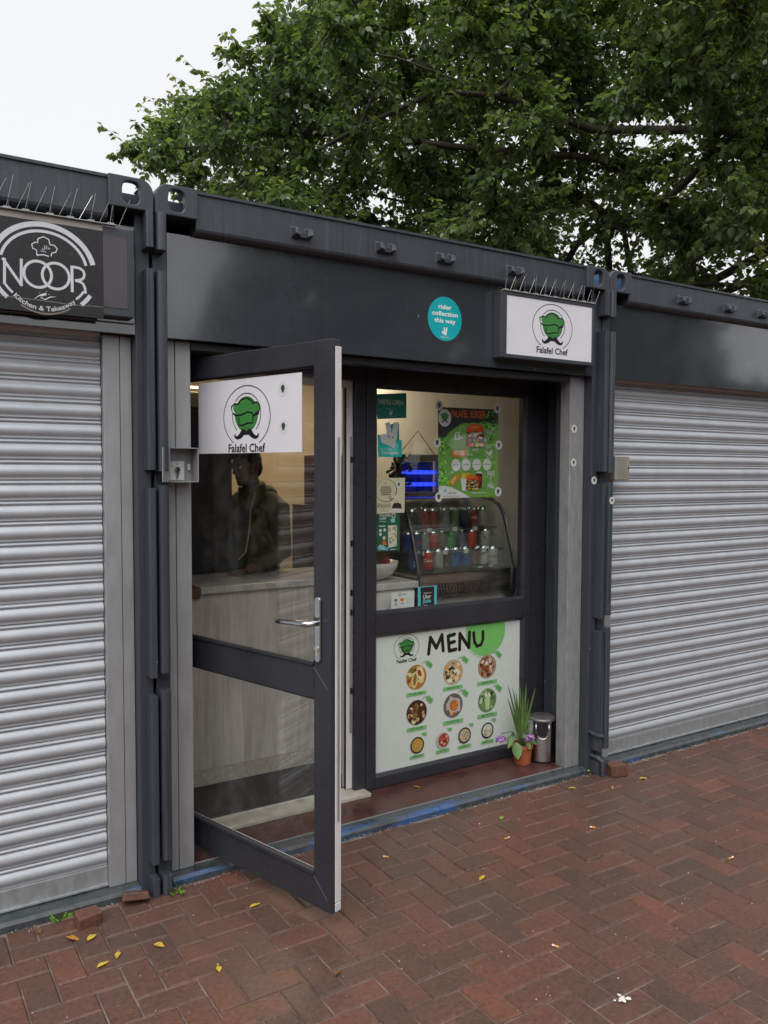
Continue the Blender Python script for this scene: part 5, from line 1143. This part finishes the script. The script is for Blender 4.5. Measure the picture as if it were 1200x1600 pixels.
# ------------------------------------------------------------------ the tree behind the kiosks
tree = thing('tree', 'large leafy green tree behind and above the containers', 'tree', (9.6, 8.6, 0))
def left_edge(y):                                                # outline of the crown against the sky, photo pixels
    ys = [-400, -150, -40, 0, 25, 62, 80, 98, 133, 156, 186, 222, 250, 275, 330, 500]; xs = [640, 520, 450, 424, 405, 350, 372, 372, 335, 272, 235, 182, 216, 250, 330, 480]
    return np.interp(y, ys, xs)
GAPS = [(1062, 190, 22), (985, 408, 14), (1000, 205, 8), (468, 14, 14), (905, 350, 3), (1180, 395, 4)]
fork = np.array([9.6, 8.6, 3.4]); clus = []
rr = random.Random(21)
def clear(px_, py_, rpx):
    return all((px_-a)**2+(py_-b)**2 > (g+rpx*.62)**2 for a, b, g in GAPS)
for (d0, d1, step, rw) in ((8.0, 9.6, 80, .42), (10.0, 11.6, 72, .52), (12.2, 14.0, 76, .60)):
    y = -120
    while y < 470:
        x = 150+rr.uniform(0, step)
        while x < 1420:
            jx, jy = x+rr.gauss(0, step*.28), y+rr.gauss(0, step*.28); d = rr.uniform(d0, d1); rpx = FPX*rw/d
            if d0 < 9 and rr.random() < (.38 if jx < 800 else .30): x += step; continue
            if jx-rpx*.80 > left_edge(jy) and clear(jx, jy, rpx):
                P3 = at(jx, jy, d)
                if P3[2] > 3.15: clus.append((P3, rw*rr.uniform(.8, 1.15)))
            x += step
        y += step*.8
# tips along the outline
for (x, y, d) in ((200, 226, 11), (240, 250, 11), (262, 200, 11), (300, 165, 11), (360, 150, 10.8), (378, 85, 10.5), (420, 40, 10.5), (445, 90, 10.6), (330, 215, 11.2), (290, 262, 11.2), (470, 45, 11), (350, 300, 10.5), (430, 310, 10), (520, 325, 9.8), (300, 285, 11)):
    clus.append((at(x, y, d), .24))
# the rest of the crown, outside the picture
for k in range(40):
    t, v = rr.uniform(-1.2, 1.9), rr.uniform(-.1, .75); r0 = rr.uniform(.6, 1)
    c = np.array([9.8, 8.2, 6.2])+np.array([math.cos(t)*5.6*math.sqrt(1-v*v), math.sin(t)*5.2*math.sqrt(1-v*v), v*5.2])*r0
    x, y, zc = pix(c)
    if zc > 1 and -80 < x < 1330 and y > -150 or c[2] < 3.4: continue
    clus.append((c, .85))
# skeleton: every clump hangs on the nearest node closer to the fork
nodes_ = [np.array([9.6, 8.6, 0.]), np.array([9.55, 8.55, 1.8]), fork]; par = [-1, 0, 1]
def limb(pts):
    prev = 2
    for p_ in pts: nodes_.append(np.array(p_)); par.append(prev); prev = len(nodes_)-1
limb([at(1420, 330, 12.6), at(1280, 292, 12.0), at(1150, 276, 11.4), at(1020, 262, 10.9), at(890, 243, 10.4), at(760, 235, 10.2), at(600, 215, 10.3), at(450, 205, 10.6), at(330, 220, 10.9)])
limb([at(1400, 430, 12.8), at(1230, 395, 12.4), at(1060, 365, 11.8), at(950, 340, 11.4), at(840, 322, 11.0), at(700, 330, 10.6), at(560, 300, 10.4)])
limb([at(1450, 260, 12.2), at(1250, 208, 11.2), at(1090, 203, 10.4), at(930, 203, 10.0), at(780, 150, 9.8), at(620, 90, 10.0), at(480, 70, 10.4)])
limb([fork+np.array([.3, -.3, 2.5]), fork+np.array([.2, -1.0, 5]), fork+np.array([-.5, -1.2, 6.5])]); limb([fork+np.array([2, .5, 1.5]), fork+np.array([4, .8, 2.6])]); limb([fork+np.array([-.5, 2, 1.5]), fork+np.array([-1, 3.8, 2.6])])
order = sorted(range(len(clus)), key=lambda i: np.linalg.norm(clus[i][0]-fork))
for i in order:
    c = clus[i][0]; A = np.array(nodes_[2:]); dd = np.linalg.norm(A-c, axis=1)+.25*np.linalg.norm(A-fork, axis=1); j = int(np.argmin(dd))+2
    q0 = nodes_[j]; L = np.linalg.norm(c-q0); prev = j; ns = max(1, int(L/.5))
    for k in range(1, ns+1):
        t = k/ns; p_ = q0*(1-t)+c*t+np.array([rr.gauss(0, .09), rr.gauss(0, .09), .12*math.sin(math.pi*t)+rr.gauss(0, .03)])*(1 if k < ns else 0)*min(L, 1); nodes_.append(p_); par.append(prev); prev = len(nodes_)-1
N = len(nodes_); load = [0.]*N; kids = [[] for _ in range(N)]
for i in range(N-1, 0, -1): kids[par[i]].append(i)
for i in range(N-1, -1, -1): load[i] = 1+sum(load[k] for k in kids[i])
rad = [min(.30, .0075*load[i]**.5) for i in range(N)]
mt, mbk = MB(), MB(); mt.tube([nodes_[0], nodes_[1], nodes_[2]], [.34, .28, .25], 14)
for i in range(3, N):
    a, b = par[i], i; ra = min(rad[a], rad[i]*1.25); mbk.tube([nodes_[a], nodes_[b]], [ra, rad[i]], 7 if rad[i] > .03 else 4, cap=False)
mt.build('trunk', M['bark'], tree, smooth=True)
# leaves on twigs
LV = []; LP = []
shape = np.array([(0, 0, 0), (-.30, .22, .05), (-.36, .50, .07), (-.17, .80, .03), (0, 1.04, -.06), (.17, .80, .03), (.36, .50, .07), (.30, .22, .05), (0, .45, -.02)])
lf_f = np.array([(0, 8, 2, 1), (8, 4, 3, 2), (0, 7, 6, 8), (8, 6, 5, 4)])
pos = []; axs = []; nrm = []; siz = []; tin = []
for (c, r) in clus:
    ct_ = rr.gauss(.02, .16); nt_ = int(30*(r/.5)**1.7)+8; tall = (c[2]-3)/6
    for k in range(nt_):
        d = np.array([rr.gauss(0, 1), rr.gauss(0, 1), rr.gauss(.0, .75)]); d /= np.linalg.norm(d); L = r*rr.uniform(.45, 1.25); st_ = c+np.array([rr.gauss(0, .25), rr.gauss(0, .25), rr.gauss(0, .2)])*r*.6
        e = st_+d*L-np.array([0, 0, .10*L]); mbk.tube([st_, (st_+e)/2+np.array([0, 0, .03*L]), e], [.0045, .003, .0018], 3, cap=False)
        tt = rr.gauss(0, .12)
        for j in range(rr.randint(13, 18)):
            t = rr.uniform(.15, 1.03); p_ = st_*(1-t)+e*t+np.array([0, 0, .06*L*math.sin(3*t)]); sd_ = np.array([rr.gauss(0, 1), rr.gauss(0, 1), 0]); sd_ /= np.linalg.norm(sd_)+1e-6
            ax_ = d*.35+sd_*.75+np.array([0, 0, rr.uniform(-1.25, -.05)]); ax_ /= np.linalg.norm(ax_)
            nn = np.array([rr.gauss(0, .55), rr.gauss(0, .55), 1.])+sd_*.5; pos.append(p_+ax_*.015); axs.append(ax_); nrm.append(nn); siz.append(rr.uniform(.046, .090)); tin.append(min(1, max(0, .42+ct_+tt+rr.gauss(0, .16))))
pos = np.array(pos); axs = np.array(axs); nrm = np.array(nrm); siz = np.array(siz); tin = np.array(tin)
b_ = np.cross(axs, nrm); b_ /= np.linalg.norm(b_, axis=1)[:, None]+1e-9; n_ = np.cross(b_, axs)
W = pos[:, None, :]+siz[:, None, None]*(b_[:, None, :]*shape[None, :, 0:1]*1.0+axs[:, None, :]*shape[None, :, 1:2]+n_[:, None, :]*shape[None, :, 2:3])
dcam = pos-CAM; zc = dcam @ AF; ux = 600+FPX*(dcam @ AX)/zc; uy = 800-FPX*(dcam @ AY)/zc
score = np.where((ux > 20) & (ux < 1180) & (uy > 10) & (uy < 430), siz/zc, 0); pick = set(np.argsort(-score)[:300].tolist())
keep = np.array([i for i in range(len(pos)) if i not in pick])
def leaf_mesh(name, Wv, tv):
    n = len(Wv); me = bpy.data.meshes.new(name); me.vertices.add(n*9); me.vertices.foreach_set('co', Wv.reshape(-1).astype(np.float32))
    fi = (lf_f[None]+9*np.arange(n)[:, None, None]).reshape(-1); me.loops.add(len(fi)); me.loops.foreach_set('vertex_index', fi.astype(np.int32)); me.polygons.add(n*4)
    me.polygons.foreach_set('loop_start', np.arange(0, len(fi), 4, dtype=np.int32)); me.update(calc_edges=True); me.materials.append(M['leaf'])
    me.attributes.new('tint', 'FLOAT', 'FACE').data.foreach_set('value', np.repeat(tv, 4).astype(np.float32)); me.polygons.foreach_set('use_smooth', np.ones(n*4, bool)); return me
mbk.build('branches', M['bark'], tree, smooth=True)
crown = bpy.data.objects.new('crown', leaf_mesh('crown', W[keep], tin[keep])); link(crown, tree); tag(crown, kind='stuff')
protos = [leaf_mesh('leaf', (shape*1.0)[None], np.array([t])) for t in (.25, .38, .5, .62, .75)]
for i in pick:
    o = bpy.data.objects.new('leaf', protos[int(np.clip((tin[i]-.2)/.12, 0, 4))]); link(o, crown); s_ = siz[i]
    o.matrix_local = Matrix([[b_[i][k]*s_, axs[i][k]*s_, n_[i][k]*s_, pos[i][k]] for k in range(3)]+[[0, 0, 0, 1]])
# ------------------------------------------------------------------ unseen trees added behind the camera, shaped for the dark panels to mirror
mf = MB(); rr = random.Random(31)
for k in range(10000):
    az = rr.uniform(-75, 80); el_max = np.interp(az, [-75, -40, 8, 14, 19, 25, 58, 61, 80], [9, 10, 6, 4, 5, 21, 20, 5, 4])+(2.2*math.sin(az*.9)+1.5*math.sin(az*2.3+1))*(25 < az < 58)
    dist = rr.uniform(15, 19); el = el_max*(1-rr.random()**1.6) if rr.random() < .93 else el_max*rr.uniform(.9, 1.12)
    c = Vector((dist*math.sin(R(az)), -dist*math.cos(R(az)), 1.7+dist*math.tan(R(el))-rr.uniform(0, 1.7)*(el < 3))); a = Vector((rr.gauss(0, 1), rr.gauss(0, 1), rr.gauss(0, 1))).normalized(); b = a.cross(Vector((rr.gauss(0, 1), rr.gauss(0, 1), rr.gauss(0, 1)))).normalized(); s_ = rr.uniform(.3, .7)
    mf.add([c-a*s_, c-b*s_*.7, c+a*s_, c+b*s_*.7], [(0, 1, 2, 3)])
tag(mf.build('added_tree_line', mat('added_foliage', (.05, .075, .03), .8, var=.4, scale=.8), origin=(0, -16, 0)), 'added line of unseen trees behind the camera, mirrored in the dark fascia panels', 'trees', kind='stuff')
print('leaves', len(pos), 'clusters', len(clus))
for o in bpy.data.objects:
    if '_o' in o: del o['_o']
